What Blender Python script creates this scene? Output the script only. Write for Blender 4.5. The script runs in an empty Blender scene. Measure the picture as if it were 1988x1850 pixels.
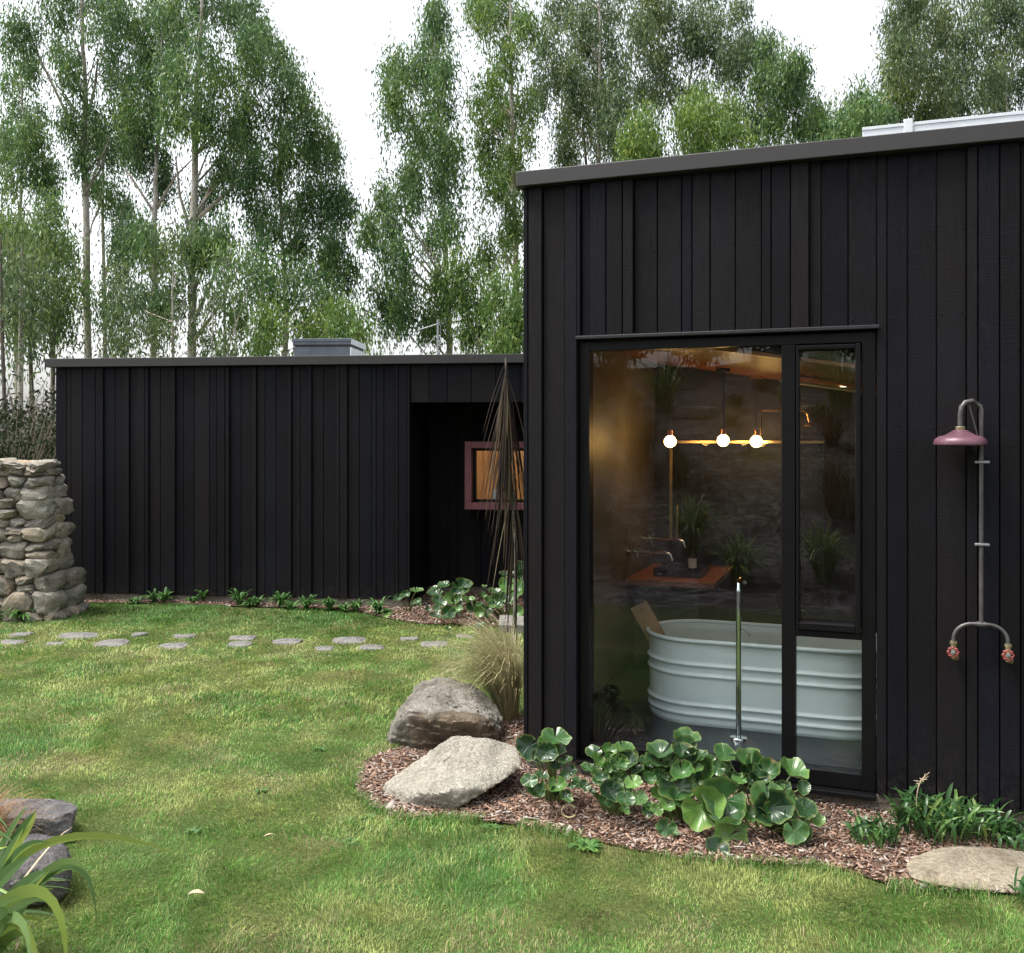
import bpy, bmesh, math, random
import numpy as np
from mathutils import Vector, Matrix, noise as mnoise

SC = bpy.context.scene
COL = SC.collection
R = math.radians
rng = np.random.default_rng(7)
random.seed(7)

# ------------------------------------------------------------------ camera model (photo measured on a 1988 px wide copy)
F, CX, HZ, CAMH = 1900.0, 994.0, 850.0, 1.8
def P(px, py, Y):
    return Vector(((px-CX)/F*Y, Y, CAMH-(py-HZ)/F*Y))
def G(px, py, z=0.0):
    Y = (CAMH-z)*F/(py-HZ)
    return Vector(((px-CX)/F*Y, Y, z))

# ------------------------------------------------------------------ nodes / materials
def new_mat(name):
    m = bpy.data.materials.new(name); m.use_nodes = True
    nt = m.node_tree; nt.nodes.clear()
    out = nt.nodes.new('ShaderNodeOutputMaterial')
    return m, nt, out
def N(nt, t, **kw):
    n = nt.nodes.new(t)
    for k, v in kw.items():
        if k.startswith('i_'):
            key = k[2:]
            n.inputs[int(key) if key.isdigit() else key.replace('_', ' ')].default_value = v
        else: setattr(n, k, v)
    return n
def ramp(nt, fac, stops, interp='LINEAR'):
    r = nt.nodes.new('ShaderNodeValToRGB'); cr = r.color_ramp; cr.interpolation = interp
    while len(cr.elements) < len(stops): cr.elements.new(0.5)
    for e, (p, c) in zip(cr.elements, stops):
        e.position = p; e.color = (*c, 1) if len(c) == 3 else c
    nt.links.new(fac, r.inputs[0]); return r.outputs[0]
def mixc(nt, fac, a, b, mode='MIX'):
    n = nt.nodes.new('ShaderNodeMix'); n.data_type = 'RGBA'; n.blend_type = mode
    for s, v in ((n.inputs[0], fac), (n.inputs[6], a), (n.inputs[7], b)):
        if hasattr(v, 'links') or isinstance(v, bpy.types.NodeSocket): nt.links.new(v, s)
        else: s.default_value = v if not isinstance(v, tuple) or len(v) == 4 else (*v, 1)
    return n.outputs[2]
def mathn(nt, op, a, b=None, clamp=False):
    n = nt.nodes.new('ShaderNodeMath'); n.operation = op; n.use_clamp = clamp
    for s, v in ((n.inputs[0], a), (n.inputs[1], b)):
        if v is None: continue
        if isinstance(v, bpy.types.NodeSocket): nt.links.new(v, s)
        else: s.default_value = v
    return n.outputs[0]
def coords(nt, scale=(1, 1, 1), kind='Object', rot=(0, 0, 0)):
    tc = nt.nodes.new('ShaderNodeTexCoord'); mp = nt.nodes.new('ShaderNodeMapping')
    mp.inputs['Scale'].default_value = scale; mp.inputs['Rotation'].default_value = rot
    nt.links.new(tc.outputs[kind], mp.inputs[0]); return mp.outputs[0]
def noise(nt, vec, scale, detail=4, rough=.55, dist=0):
    n = nt.nodes.new('ShaderNodeTexNoise'); n.inputs['Scale'].default_value = scale
    n.inputs['Detail'].default_value = detail; n.inputs['Roughness'].default_value = rough
    n.inputs['Distortion'].default_value = dist
    nt.links.new(vec, n.inputs['Vector']); return n.outputs['Fac']
def bump(nt, h, strength=.3, dist=.01):
    b = nt.nodes.new('ShaderNodeBump'); b.inputs['Strength'].default_value = strength
    b.inputs['Distance'].default_value = dist; nt.links.new(h, b.inputs['Height']); return b.outputs[0]
def pbsdf(nt, out, color, rough=.6, metal=0, spec=.5, normal=None, **kw):
    b = nt.nodes.new('ShaderNodeBsdfPrincipled')
    for k, v in (('Base Color', color), ('Roughness', rough), ('Metallic', metal), ('Specular IOR Level', spec)):
        if isinstance(v, bpy.types.NodeSocket): nt.links.new(v, b.inputs[k])
        else: b.inputs[k].default_value = (*v, 1) if isinstance(v, tuple) and len(v) == 3 else v
    for k, v in kw.items(): b.inputs[k.replace('_', ' ')].default_value = v
    if normal is not None: nt.links.new(normal, b.inputs['Normal'])
    if out is not None: nt.links.new(b.outputs[0], out.inputs[0])
    return b
def island(nt):
    return nt.nodes.new('ShaderNodeNewGeometry').outputs['Random Per Island']

M = {}
def simple(name, col, rough=.5, metal=0, spec=.5, var=.25, scale=8, bs=.15):
    m, nt, out = new_mat(name); v = coords(nt)
    f = noise(nt, v, scale, 5)
    c = ramp(nt, f, [(.3, tuple(x*(1-var) for x in col)), (.7, tuple(min(1, x*(1+var)) for x in col))])
    f2 = noise(nt, v, scale*9, 3)
    pbsdf(nt, out, c, rough, metal, spec, bump(nt, f2, bs, .004)); M[name] = m; return m

def mat_clad(name, a, b, c):
    m, nt, out = new_mat(name)
    ri = island(nt)
    base = ramp(nt, ri, [(0, a), (.35, b), (.6, a), (.8, c), (1, b)])
    v = coords(nt, (1, 1, .12)); v2 = coords(nt, (1, 1, 1))
    # shift every board's grain
    add = nt.nodes.new('ShaderNodeVectorMath'); add.operation = 'ADD'
    comb = nt.nodes.new('ShaderNodeCombineXYZ'); sc = mathn(nt, 'MULTIPLY', ri, 37.0)
    nt.links.new(sc, comb.inputs[2]); nt.links.new(sc, comb.inputs[1])
    nt.links.new(v, add.inputs[0]); nt.links.new(comb.outputs[0], add.inputs[1])
    gr = noise(nt, add.outputs[0], 55, 5, .6, 1.2)
    saw = noise(nt, coords(nt, (1.5, 1.5, 45)), 4, 3)
    big = noise(nt, v2, 1.3, 4)
    col = mixc(nt, mathn(nt, 'MULTIPLY', gr, .55), base, tuple(x*.35 for x in a))
    col = mixc(nt, ramp(nt, big, [(.45, (0, 0, 0)), (.75, (.5, .5, .5))]), col, tuple(x*1.5 for x in c))
    sp = nt.nodes.new('ShaderNodeSeparateXYZ'); nt.links.new(v2, sp.inputs[0])
    dz = ramp(nt, sp.outputs[2], [(.08, (.8,)*3), (.2, (.3,)*3), (.42, (0,)*3)])
    col = mixc(nt, mathn(nt, 'MULTIPLY', dz, ramp(nt, noise(nt, v2, 26, 5, .75), [(.45, (0,)*3), (.7, (.7,)*3)])), col, (.05, .042, .035))
    knot = noise(nt, coords(nt, (7, 7, 1.6)), 3, 2, .5, 2.5)
    col = mixc(nt, ramp(nt, knot, [(.64, (0,)*3), (.74, (.2,)*3)]), col, tuple(x*2.0 for x in b))
    h = mathn(nt, 'ADD', mathn(nt, 'MULTIPLY', gr, .7), mathn(nt, 'MULTIPLY', saw, .7))
    rg = ramp(nt, gr, [(.3, (.6,)*3), (.7, (.8,)*3)])
    pbsdf(nt, out, col, rg, 0, .16, bump(nt, h, .35, .004)); M[name] = m
mat_clad('clad', (.0028, .0029, .0050), (.0122, .0098, .0098), (.0058, .0063, .0110))

def mat_stone(name, light, mid, dark, stain, scale=2.2, face=None, lich=.5):
    m, nt, out = new_mat(name); v = coords(nt)
    f = noise(nt, v, scale, 8, .62, .4)
    c = ramp(nt, f, [(.33, dark), (.46, mid), (.58, light), (.7, mid)])
    ri = island(nt)
    st = noise(nt, coords(nt, (1, 1, 2.2)), scale*.8, 5, .6, 1.0)
    c = mixc(nt, ramp(nt, st, [(.5, (0, 0, 0)), (.68, (.75, .75, .75))]), c, stain)
    fine = noise(nt, v, scale*22, 6, .7)
    c = mixc(nt, .7, c, ramp(nt, fine, [(.32, (.22,)*3), (.66, (1.08,)*3)]), 'MULTIPLY')
    vo = nt.nodes.new('ShaderNodeTexVoronoi'); vo.feature = 'DISTANCE_TO_EDGE'; vo.inputs['Scale'].default_value = scale*1.7
    nt.links.new(coords(nt, (1, 1.4, 1), rot=(.5, .3, .2)), vo.inputs['Vector'])
    crack = ramp(nt, vo.outputs['Distance'], [(0, (.0,)*3), (.025, (1,)*3)])
    lic = noise(nt, v, scale*5, 4, .7)
    c = mixc(nt, ramp(nt, lic, [(.6, (0, 0, 0)), (.7, (lich,)*3)]), c, (.36, .36, .31))
    c = mixc(nt, 1.0, c, ramp(nt, ri, [(0, (.62, .6, .6)), (.5, (.95, .95, .92)), (1, (1.12, 1.0, .86))]), 'MULTIPLY')
    if face:     # dark brown lower front face with its own ragged edge
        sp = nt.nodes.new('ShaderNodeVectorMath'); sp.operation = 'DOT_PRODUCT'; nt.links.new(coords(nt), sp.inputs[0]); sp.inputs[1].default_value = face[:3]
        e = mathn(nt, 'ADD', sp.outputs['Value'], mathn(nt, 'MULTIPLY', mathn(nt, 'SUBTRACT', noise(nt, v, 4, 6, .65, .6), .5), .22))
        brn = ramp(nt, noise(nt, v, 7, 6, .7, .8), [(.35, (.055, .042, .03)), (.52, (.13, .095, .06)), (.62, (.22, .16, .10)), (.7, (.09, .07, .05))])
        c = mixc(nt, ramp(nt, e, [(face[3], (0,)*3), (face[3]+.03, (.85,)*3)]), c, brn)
    h = mathn(nt, 'ADD', mathn(nt, 'MULTIPLY', fine, .8), mathn(nt, 'MULTIPLY', noise(nt, v, scale*6, 6, .65), 1.4))
    pbsdf(nt, out, c, .85, 0, .25, bump(nt, h, .9, .035)); M[name] = m
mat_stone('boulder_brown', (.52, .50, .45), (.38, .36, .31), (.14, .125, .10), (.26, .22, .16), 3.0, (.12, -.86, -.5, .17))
mat_stone('boulder_pale', (.57, .55, .49), (.46, .44, .39), (.28, .265, .225), (.42, .37, .30), 3.2, lich=.3)
mat_stone('boulder_grey', (.34, .33, .33), (.20, .19, .20), (.07, .07, .075), (.14, .12, .11), 3.0, lich=.7)
mat_stone('stone_flat', (.50, .47, .39), (.40, .37, .31), (.25, .23, .185), (.36, .28, .17), 2.6, lich=.3)
mat_stone('wallstone', (.62, .59, .52), (.46, .43, .375), (.23, .225, .21), (.44, .36, .26), 4.5)
mat_stone('flagstone', (.46, .45, .44), (.36, .35, .34), (.22, .22, .22), (.33, .30, .26), 5)
mat_stone('concrete', (.36, .33, .29), (.29, .265, .235), (.2, .18, .16), (.25, .21, .17), 1.5, lich=.1)
mat_stone('bark_pale', (.60, .57, .52), (.48, .45, .41), (.30, .26, .22), (.30, .19, .13), 1.2, lich=.3)

simple('fascia', (.027, .025, .024), .5, 0, .5, .08, 3, .05)
simple('roofing', (.12, .12, .125), .5, .3)
simple('black_alu', (.004, .004, .0048), .4, 0, .22, .1, 5, .03)
simple('flashing', (.05, .05, .055), .3, .6, .5, .1)
simple('nail', (.035, .033, .032), .4, .9)
simple('white_alu', (.62, .66, .68), .4, .2, .5, .08)
simple('grey_panel', (.10, .118, .135), .35, .2, .5, .25, 6)
simple('dark_seal', (.03, .03, .035), .5)
simple('pv', (.015, .02, .035), .12)
simple('galv', (.28, .29, .30), .45, .7)
simple('copper_pipe', (.10, .092, .092), .45, .5, .5, .35, 14)
simple('brass', (.42, .36, .22), .4, .8, .5, .3, 20)
simple('brass_bright', (.80, .56, .28), .28, 1)
simple('chrome', (.72, .74, .74), .06, 1, .5, .02, 3, 0)
simple('copper', (.75, .35, .2), .3, 1)
simple('rose_red', (.125, .058, .078), .42, .2, .5, .35, 10)
simple('valve_red', (.24, .05, .042), .4, 0, .5, .35, 20)
simple('red_frame', (.22, .08, .095), .55, 0, .4, .15, 6)
simple('tub_white', (.66, .70, .735), .42, 0, .5, .05, 3, .12)
simple('tub_inside', (.56, .56, .53), .4, 0, .5, .05)
simple('tile_dark', (.018, .021, .025), .3, 0, .5, .3, 3)
simple('wall_dark', (.022, .021, .02), .5)
simple('plaster', (.55, .52, .48), .7)
simple('timber_red', (.28, .105, .045), .4, 0, .5, .3, 9)
simple('board_brown', (.28, .15, .09), .5, 0, .4, .3, 6)
simple('ply', (.64, .44, .27), .5, 0, .4, .15, 4)
simple('bottle_white', (.75, .75, .74), .3)
simple('leaf_dry', (.42, .33, .22), .7)
simple('chip_dark', (.06, .04, .03), .8)

def mat_tiles():
    m, nt, out = new_mat('wall_tile')
    v = coords(nt, (1, 1, 1), rot=(0, R(90), 0))
    tc = nt.nodes.new('ShaderNodeTexCoord'); sep = nt.nodes.new('ShaderNodeSeparateXYZ'); comb = nt.nodes.new('ShaderNodeCombineXYZ')
    nt.links.new(tc.outputs['Object'], sep.inputs[0]); nt.links.new(sep.outputs[1], comb.inputs[0]); nt.links.new(sep.outputs[2], comb.inputs[1])
    b = nt.nodes.new('ShaderNodeTexBrick'); nt.links.new(comb.outputs[0], b.inputs['Vector'])
    b.inputs['Color1'].default_value = (.15, .135, .115, 1); b.inputs['Color2'].default_value = (.115, .105, .092, 1); b.inputs['Mortar'].default_value = (.1, .09, .08, 1)
    b.inputs['Scale'].default_value = 1; b.inputs['Mortar Size'].default_value = .003; b.inputs['Brick Width'].default_value = 1.2; b.inputs['Row Height'].default_value = .6
    f = noise(nt, coords(nt), 4, 6)
    c = mixc(nt, .5, b.outputs['Color'], ramp(nt, f, [(.3, (.55,)*3), (.7, (1,)*3)]), 'MULTIPLY')
    pbsdf(nt, out, c, .5, 0, .4, bump(nt, f, .1, .01)); M['wall_tile'] = m
mat_tiles()

def mat_ceiling():
    m, nt, out = new_mat('ceiling_timber'); ri = island(nt)
    c = ramp(nt, ri, [(0, (.30, .11, .045)), (.5, (.42, .17, .07)), (1, (.24, .085, .035))])
    f = noise(nt, coords(nt, (.4, 6, 1)), 14, 4)
    c = mixc(nt, .5, c, ramp(nt, f, [(.3, (.5,)*3), (.7, (1,)*3)]), 'MULTIPLY')
    pbsdf(nt, out, c, .4); M['ceiling_timber'] = m
mat_ceiling()

def mat_emit(name, col, s):
    m, nt, out = new_mat(name); e = nt.nodes.new('ShaderNodeEmission')
    e.inputs[0].default_value = (*col, 1); e.inputs[1].default_value = s
    nt.links.new(e.outputs[0], out.inputs[0]); M[name] = m
mat_emit('bulb_glow', (1, .54, .17), 19)
mat_emit('downlight', (1, .8, .55), 5)
mat_emit('room_lamp', (1, .72, .45), 34)

def mat_glass(name, ior, drops=False):
    m, nt, out = new_mat(name)
    fr = nt.nodes.new('ShaderNodeFresnel'); fr.inputs[0].default_value = ior
    geo = nt.nodes.new('ShaderNodeNewGeometry')
    fac = mathn(nt, 'MULTIPLY', fr.outputs[0], mathn(nt, 'SUBTRACT', 1.0, geo.outputs['Backfacing']))
    g = nt.nodes.new('ShaderNodeBsdfGlossy'); g.inputs['Roughness'].default_value = .004; g.inputs['Color'].default_value = (.95, .97, 1, 1)
    t = nt.nodes.new('ShaderNodeBsdfTransparent'); t.inputs['Color'].default_value = (.93, .96, .95, 1)
    mx = nt.nodes.new('ShaderNodeMixShader')
    nt.links.new(fac, mx.inputs[0]); nt.links.new(t.outputs[0], mx.inputs[1]); nt.links.new(g.outputs[0], mx.inputs[2])
    last = mx
    if drops:   # dust film and dried streaks on the pane
        d = nt.nodes.new('ShaderNodeBsdfDiffuse'); d.inputs['Color'].default_value = (.5, .5, .5, 1)
        st = noise(nt, coords(nt, (9, 1, .7)), 5, 5, .7, .6); bl = noise(nt, coords(nt), 1.6, 4)
        fa = mathn(nt, 'MULTIPLY', ramp(nt, st, [(.45, (0, 0, 0)), (.8, (.014,)*3)]), bl)
        m2 = nt.nodes.new('ShaderNodeMixShader')
        nt.links.new(fa, m2.inputs[0]); nt.links.new(mx.outputs[0], m2.inputs[1]); nt.links.new(d.outputs[0], m2.inputs[2]); last = m2
    nt.links.new(last.outputs[0], out.inputs[0]); M[name] = m
mat_glass('glass', 1.68, True)
mat_glass('glass_small', 1.35)

def leafmat(name, stops, trans=.3, rough=.45, spec=.4, hue=None, tcol=None):
    m, nt, out = new_mat(name)
    c = ramp(nt, island(nt), stops)
    f = noise(nt, coords(nt), .55, 3)
    c = mixc(nt, 1.0, c, ramp(nt, f, [(.3, (.62, .74, .74)), (.5, (1, 1, 1)), (.7, (1.4, 1.25, .85))]), 'MULTIPLY')
    b = pbsdf(nt, None, c, rough, 0, spec)
    t = nt.nodes.new('ShaderNodeBsdfTranslucent'); nt.links.new(c, t.inputs[0])
    mx = nt.nodes.new('ShaderNodeMixShader'); mx.inputs[0].default_value = trans
    nt.links.new(b.outputs[0], mx.inputs[1]); nt.links.new(t.outputs[0], mx.inputs[2]); nt.links.new(mx.outputs[0], out.inputs[0])
    M[name] = m
leafmat('gum_leaf', [(0, (.045, .095, .04)), (.4, (.08, .165, .055)), (.75, (.125, .225, .07)), (1, (.21, .29, .10))], .4)
leafmat('gum_leaf_olive', [(0, (.05, .085, .042)), (.4, (.09, .145, .06)), (.75, (.135, .20, .08)), (1, (.22, .27, .11))], .4)
leafmat('gum_leaf_bright', [(0, (.06, .12, .03)), (.4, (.10, .19, .045)), (.75, (.15, .25, .055)), (1, (.24, .30, .085))], .4)
leafmat('scrub_leaf', [(0, (.018, .028, .014)), (.5, (.03, .045, .02)), (1, (.055, .06, .03))], .2, .7, .15)
leafmat('weed_leaf', [(0, (.05, .13, .03)), (.5, (.08, .19, .045)), (1, (.13, .25, .06))], .3)
leafmat('fern_leaf', [(0, (.025, .065, .022)), (.6, (.05, .12, .035)), (.9, (.10, .2, .05)), (1, (.2, .27, .07))], .25, .3)
leafmat('flax_leaf', [(0, (.10, .19, .06)), (.4, (.16, .26, .11)), (.8, (.26, .34, .07)), (1, (.34, .38, .10))], .25, .35)
leafmat('tussock_leaf', [(0, (.22, .23, .10)), (.4, (.40, .35, .19)), (.8, (.54, .46, .28)), (1, (.28, .30, .12))], .35)
leafmat('sedge_leaf', [(0, (.16, .08, .03)), (.5, (.28, .15, .06)), (1, (.36, .22, .10))], .2)
leafmat('lance_leaf', [(0, (.022, .016, .013)), (.6, (.05, .036, .026)), (.85, (.09, .07, .045)), (1, (.20, .17, .09))], .05, .7, .12)
leafmat('bank_leaf', [(0, (.022, .03, .014)), (.5, (.04, .05, .02)), (1, (.09, .085, .04))], .2)
leafmat('stem_green', [(0, (.10, .15, .05)), (1, (.2, .24, .09))], .1)
simple('twig', (.2, .16, .13), .8)
simple('bark_dark', (.12, .10, .085), .9, 0, .2, .4, 5, .5)
simple('lance_bark', (.17, .15, .13), .8, 0, .2, .5, 20, .5)

def mat_ligularia():
    m, nt, out = new_mat('ligularia_leaf')
    at = nt.nodes.new('ShaderNodeAttribute'); at.attribute_name = 'leafc'
    sep = nt.nodes.new('ShaderNodeSeparateColor'); nt.links.new(at.outputs['Color'], sep.inputs[0])
    rad, ang, rnd = sep.outputs[0], sep.outputs[1], sep.outputs[2]
    w = mathn(nt, 'ABSOLUTE', mathn(nt, 'SINE', mathn(nt, 'MULTIPLY', ang, math.pi*11)))
    vein = ramp(nt, w, [(0, (1,)*3), (.13, (.25,)*3), (.3, (0,)*3)])
    vn = mathn(nt, 'MULTIPLY', vein, ramp(nt, rad, [(0, (1,)*3), (.5, (.5,)*3), (.95, (.1,)*3)]))
    base = ramp(nt, rnd, [(0, (.018, .050, .020)), (.45, (.034, .092, .026)), (.75, (.06, .15, .034)), (1, (.12, .23, .05))])
    pat = noise(nt, coords(nt), 14, 5, .6)
    base = mixc(nt, 1.0, base, ramp(nt, pat, [(.3, (.65,)*3), (.7, (1.25,)*3)]), 'MULTIPLY')
    c = mixc(nt, mathn(nt, 'MULTIPLY', vn, .32), base, (.15, .24, .10))
    c = mixc(nt, ramp(nt, rad, [(.82, (0,)*3), (1, (.6,)*3)]), c, (.17, .24, .07))
    rag = noise(nt, coords(nt), 22, 3, .7)
    ed = mathn(nt, 'MULTIPLY', ramp(nt, rag, [(.58, (0,)*3), (.68, (.8,)*3)]), ramp(nt, rad, [(.7, (0,)*3), (.95, (1,)*3)]))
    c = mixc(nt, ed, c, (.25, .17, .08))
    h = mathn(nt, 'ADD', mathn(nt, 'MULTIPLY', vein, -.8), mathn(nt, 'MULTIPLY', pat, 1.0))
    b = pbsdf(nt, None, c, .27, 0, .5, bump(nt, h, .4, .006))
    t = nt.nodes.new('ShaderNodeBsdfTranslucent'); nt.links.new(c, t.inputs[0])
    mx = nt.nodes.new('ShaderNodeMixShader'); mx.inputs[0].default_value = .18
    nt.links.new(b.outputs[0], mx.inputs[1]); nt.links.new(t.outputs[0], mx.inputs[2]); nt.links.new(mx.outputs[0], out.inputs[0])
    M['ligularia_leaf'] = m
mat_ligularia()

def mat_grass():
    m, nt, out = new_mat('grass_blade')
    at = nt.nodes.new('ShaderNodeAttribute'); at.attribute_name = 'gcol'
    b = pbsdf(nt, None, at.outputs['Color'], .5, 0, .3)
    t = nt.nodes.new('ShaderNodeBsdfTranslucent'); nt.links.new(at.outputs['Color'], t.inputs[0])
    mx = nt.nodes.new('ShaderNodeMixShader'); mx.inputs[0].default_value = .3
    nt.links.new(b.outputs[0], mx.inputs[1]); nt.links.new(t.outputs[0], mx.inputs[2]); nt.links.new(mx.outputs[0], out.inputs[0])
    M['grass_blade'] = m
mat_grass()
def mat_chip():
    m, nt, out = new_mat('wood_chip')
    c = ramp(nt, island(nt), [(0, (.06, .04, .032)), (.25, (.18, .105, .072)), (.5, (.30, .185, .13)), (.75, (.40, .28, .21)), (.9, (.34, .31, .29)), (1, (.52, .47, .40))])
    f = noise(nt, coords(nt), 60, 3)
    c = mixc(nt, .4, c, ramp(nt, f, [(.3, (.5,)*3), (.7, (1,)*3)]), 'MULTIPLY')
    pbsdf(nt, out, c, .85, 0, .2, bump(nt, f, .3, .004)); M['wood_chip'] = m
    m, nt, out = new_mat('mulch_soil'); v = coords(nt)
    f = noise(nt, v, 30, 6, .7); f2 = noise(nt, v, 3, 4)
    c = ramp(nt, f, [(.3, (.035, .022, .017)), (.55, (.10, .06, .042)), (.75, (.2, .125, .09))])
    c = mixc(nt, ramp(nt, f2, [(.45, (0,)*3), (.7, (.6,)*3)]), c, (.08, .05, .036))
    pbsdf(nt, out, c, .9, 0, .2, bump(nt, f, .8, .02)); M['mulch_soil'] = m
mat_chip()
def mat_ground():
    m, nt, out = new_mat('ground_soil'); v = coords(nt)
    f = noise(nt, v, 1.3, 6, .6); f2 = noise(nt, v, 40, 5, .7)
    g = ramp(nt, f, [(.3, (.045, .075, .022)), (.5, (.075, .10, .03)), (.7, (.13, .125, .05))])
    g = mixc(nt, .7, g, ramp(nt, f2, [(.3, (.4,)*3), (.7, (1,)*3)]), 'MULTIPLY')
    # litter covered bank where the ground climbs
    at = nt.nodes.new('ShaderNodeAttribute'); at.attribute_name = 'bank'
    l = ramp(nt, noise(nt, coords(nt, (1, 1, 1)), 5, 9, .8, 1.2), [(.38, (.015, .013, .013)), (.5, (.07, .06, .06)), (.62, (.20, .185, .19)), (.72, (.40, .37, .38))])
    c = mixc(nt, at.outputs['Fac'], g, l)
    pbsdf(nt, out, c, .95, 0, .1, bump(nt, f2, .6, .02)); M['ground_soil'] = m
mat_ground()

# ------------------------------------------------------------------ object helpers
def link(o, parent=None):
    COL.objects.link(o)
    if parent is not None: o.parent = parent
    return o
def tag(o, label=None, cat=None, group=None, kind=None):
    for k, v in (('label', label), ('category', cat), ('group', group), ('kind', kind)):
        if v: o[k] = v
    return o
def thing(name, label, cat, loc=(0, 0, 0), rotz=0, group=None):
    o = bpy.data.objects.new(name, None); o.empty_display_size = .1
    link(o); o.location = loc; o.rotation_euler = (0, 0, rotz)
    return tag(o, label, cat, group)

class MB:
    def __init__(s): s.v = []; s.f = []; s.mi = []; s.cur = 0
    def add(s, vs, fs):
        o = len(s.v); s.v += [tuple(v) for v in vs]
        s.f += [tuple(i+o for i in f) for f in fs]; s.mi += [s.cur]*len(fs); return s
    def box(s, x0, x1, y0, y1, z0, z1):
        return s.add([(x0,y0,z0),(x1,y0,z0),(x1,y1,z0),(x0,y1,z0),(x0,y0,z1),(x1,y0,z1),(x1,y1,z1),(x0,y1,z1)],
                     [(3,2,1,0),(4,5,6,7),(0,1,5,4),(1,2,6,5),(2,3,7,6),(3,0,4,7)])
    def bbox(s, x0, x1, y0, y1, z0, z1, b=.004, m=None):
        # box with chamfered vertical+horizontal edges
        bm = bmesh.new(); bmesh.ops.create_cube(bm, size=1)
        for v in bm.verts: v.co = Vector(((x0+x1)/2+v.co.x*(x1-x0), (y0+y1)/2+v.co.y*(y1-y0), (z0+z1)/2+v.co.z*(z1-z0)))
        bmesh.ops.bevel(bm, geom=bm.edges[:], offset=b, segments=2, profile=.5, affect='EDGES')
        return s.bm(bm, m)
    def bm(s, bm, m=None):
        bm.verts.index_update()
        if m is not None: bm.transform(m)
        s.add([v.co[:] for v in bm.verts], [[v.index for v in f.verts] for f in bm.faces]); bm.free(); return s
    def tube(s, pts, rad, n=10, cap=True):
        pts = [Vector(p) for p in pts]; rad = rad if isinstance(rad, (list, tuple)) else [rad]*len(pts)
        vs, fs = [], []; up = None
        for i, p in enumerate(pts):
            t = (pts[min(i+1, len(pts)-1)]-pts[max(i-1, 0)]).normalized()
            if up is None:
                up = Vector((0, 0, 1)) if abs(t.z) < .9 else Vector((1, 0, 0))
            a = t.cross(up)
            if a.length < 1e-4: a = t.orthogonal()
            a.normalize(); b = a.cross(t).normalized(); up = b
            for k in range(n):
                an = 2*math.pi*k/n; vs.append(p+(a*math.cos(an)+b*math.sin(an))*rad[i])
        for i in range(len(pts)-1):
            for k in range(n):
                k2 = (k+1) % n; fs.append((i*n+k, i*n+k2, (i+1)*n+k2, (i+1)*n+k))
        if cap: fs.append(tuple(range(n))[::-1]); fs.append(tuple((len(pts)-1)*n+k for k in range(n)))
        return s.add(vs, fs)
    def lathe(s, prof, n=32, m=None, sx=1, sy=1):
        vs, fs = [], []
        for r, z in prof:
            for k in range(n):
                a = 2*math.pi*k/n; v = Vector((r*math.cos(a)*sx, r*math.sin(a)*sy, z)); vs.append(m @ v if m is not None else v)
        for i in range(len(prof)-1):
            for k in range(n):
                k2 = (k+1) % n; fs.append((i*n+k, i*n+k2, (i+1)*n+k2, (i+1)*n+k))
        return s.add(vs, fs)
    def build(s, name, mat, parent=None, smooth=False, bevel=0):
        me = bpy.data.meshes.new(name); me.from_pydata(s.v, [], s.f); me.validate(clean_customdata=False); me.update()
        for mm in (mat if isinstance(mat, (list, tuple)) else [mat]): me.materials.append(M[mm])
        if any(s.mi) and len(s.mi) == len(me.polygons): me.polygons.foreach_set('material_index', s.mi)
        if smooth:
            me.polygons.foreach_set('use_smooth', [True]*len(me.polygons)); me.set_sharp_from_angle(angle=R(45))
        o = bpy.data.objects.new(name, me); link(o, parent)
        if bevel:
            b = o.modifiers.new('bevel', 'BEVEL'); b.width = bevel; b.segments = 2; b.limit_method = 'ANGLE'
        return o

def np_mesh(name, verts, faces, mat, parent=None, attr=None, smooth=False):
    """verts (n,3); faces (m,k) one k; attr = (name, (n,3) colours)"""
    me = bpy.data.meshes.new(name); nv = len(verts); nf, k = faces.shape
    me.vertices.add(nv); me.vertices.foreach_set('co', np.ascontiguousarray(verts, dtype=np.float32).ravel())
    me.loops.add(nf*k); me.loops.foreach_set('vertex_index', np.ascontiguousarray(faces, dtype=np.int32).ravel())
    me.polygons.add(nf); me.polygons.foreach_set('loop_start', np.arange(0, nf*k, k, dtype=np.int32))
    if smooth: me.polygons.foreach_set('use_smooth', np.ones(nf, dtype=bool))
    me.update(calc_edges=True)
    if attr:
        a = me.color_attributes.new(attr[0], 'FLOAT_COLOR', 'POINT')
        c = np.ones((nv, 4), dtype=np.float32); c[:, :3] = attr[1]; a.data.foreach_set('color', c.ravel())
    me.materials.append(M[mat]); o = bpy.data.objects.new(name, me); return link(o, parent)

def vnoise(x, y, scale, seed=0):
    g = np.random.default_rng(seed).random((256, 256)); xs, ys = x*scale+1000.3, y*scale+1000.7
    xi, yi = np.floor(xs).astype(int), np.floor(ys).astype(int); fx, fy = xs-xi, ys-yi
    fx = fx*fx*(3-2*fx); fy = fy*fy*(3-2*fy)
    def q(a, b): return g[a % 256, b % 256]
    return (q(xi, yi)*(1-fx)+q(xi+1, yi)*fx)*(1-fy)+(q(xi, yi+1)*(1-fx)+q(xi+1, yi+1)*fx)*fy
def fbm(x, y, s, seed=0, o=4):
    t = 0; a = .5; n = 0
    for i in range(o): t = t+a*vnoise(x, y, s*2**i, seed+i); n += a; a *= .5
    return t/n
def sstep(a, b, x):
    t = np.clip((x-a)/(b-a), 0, 1); return t*t*(3-2*t)

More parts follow.
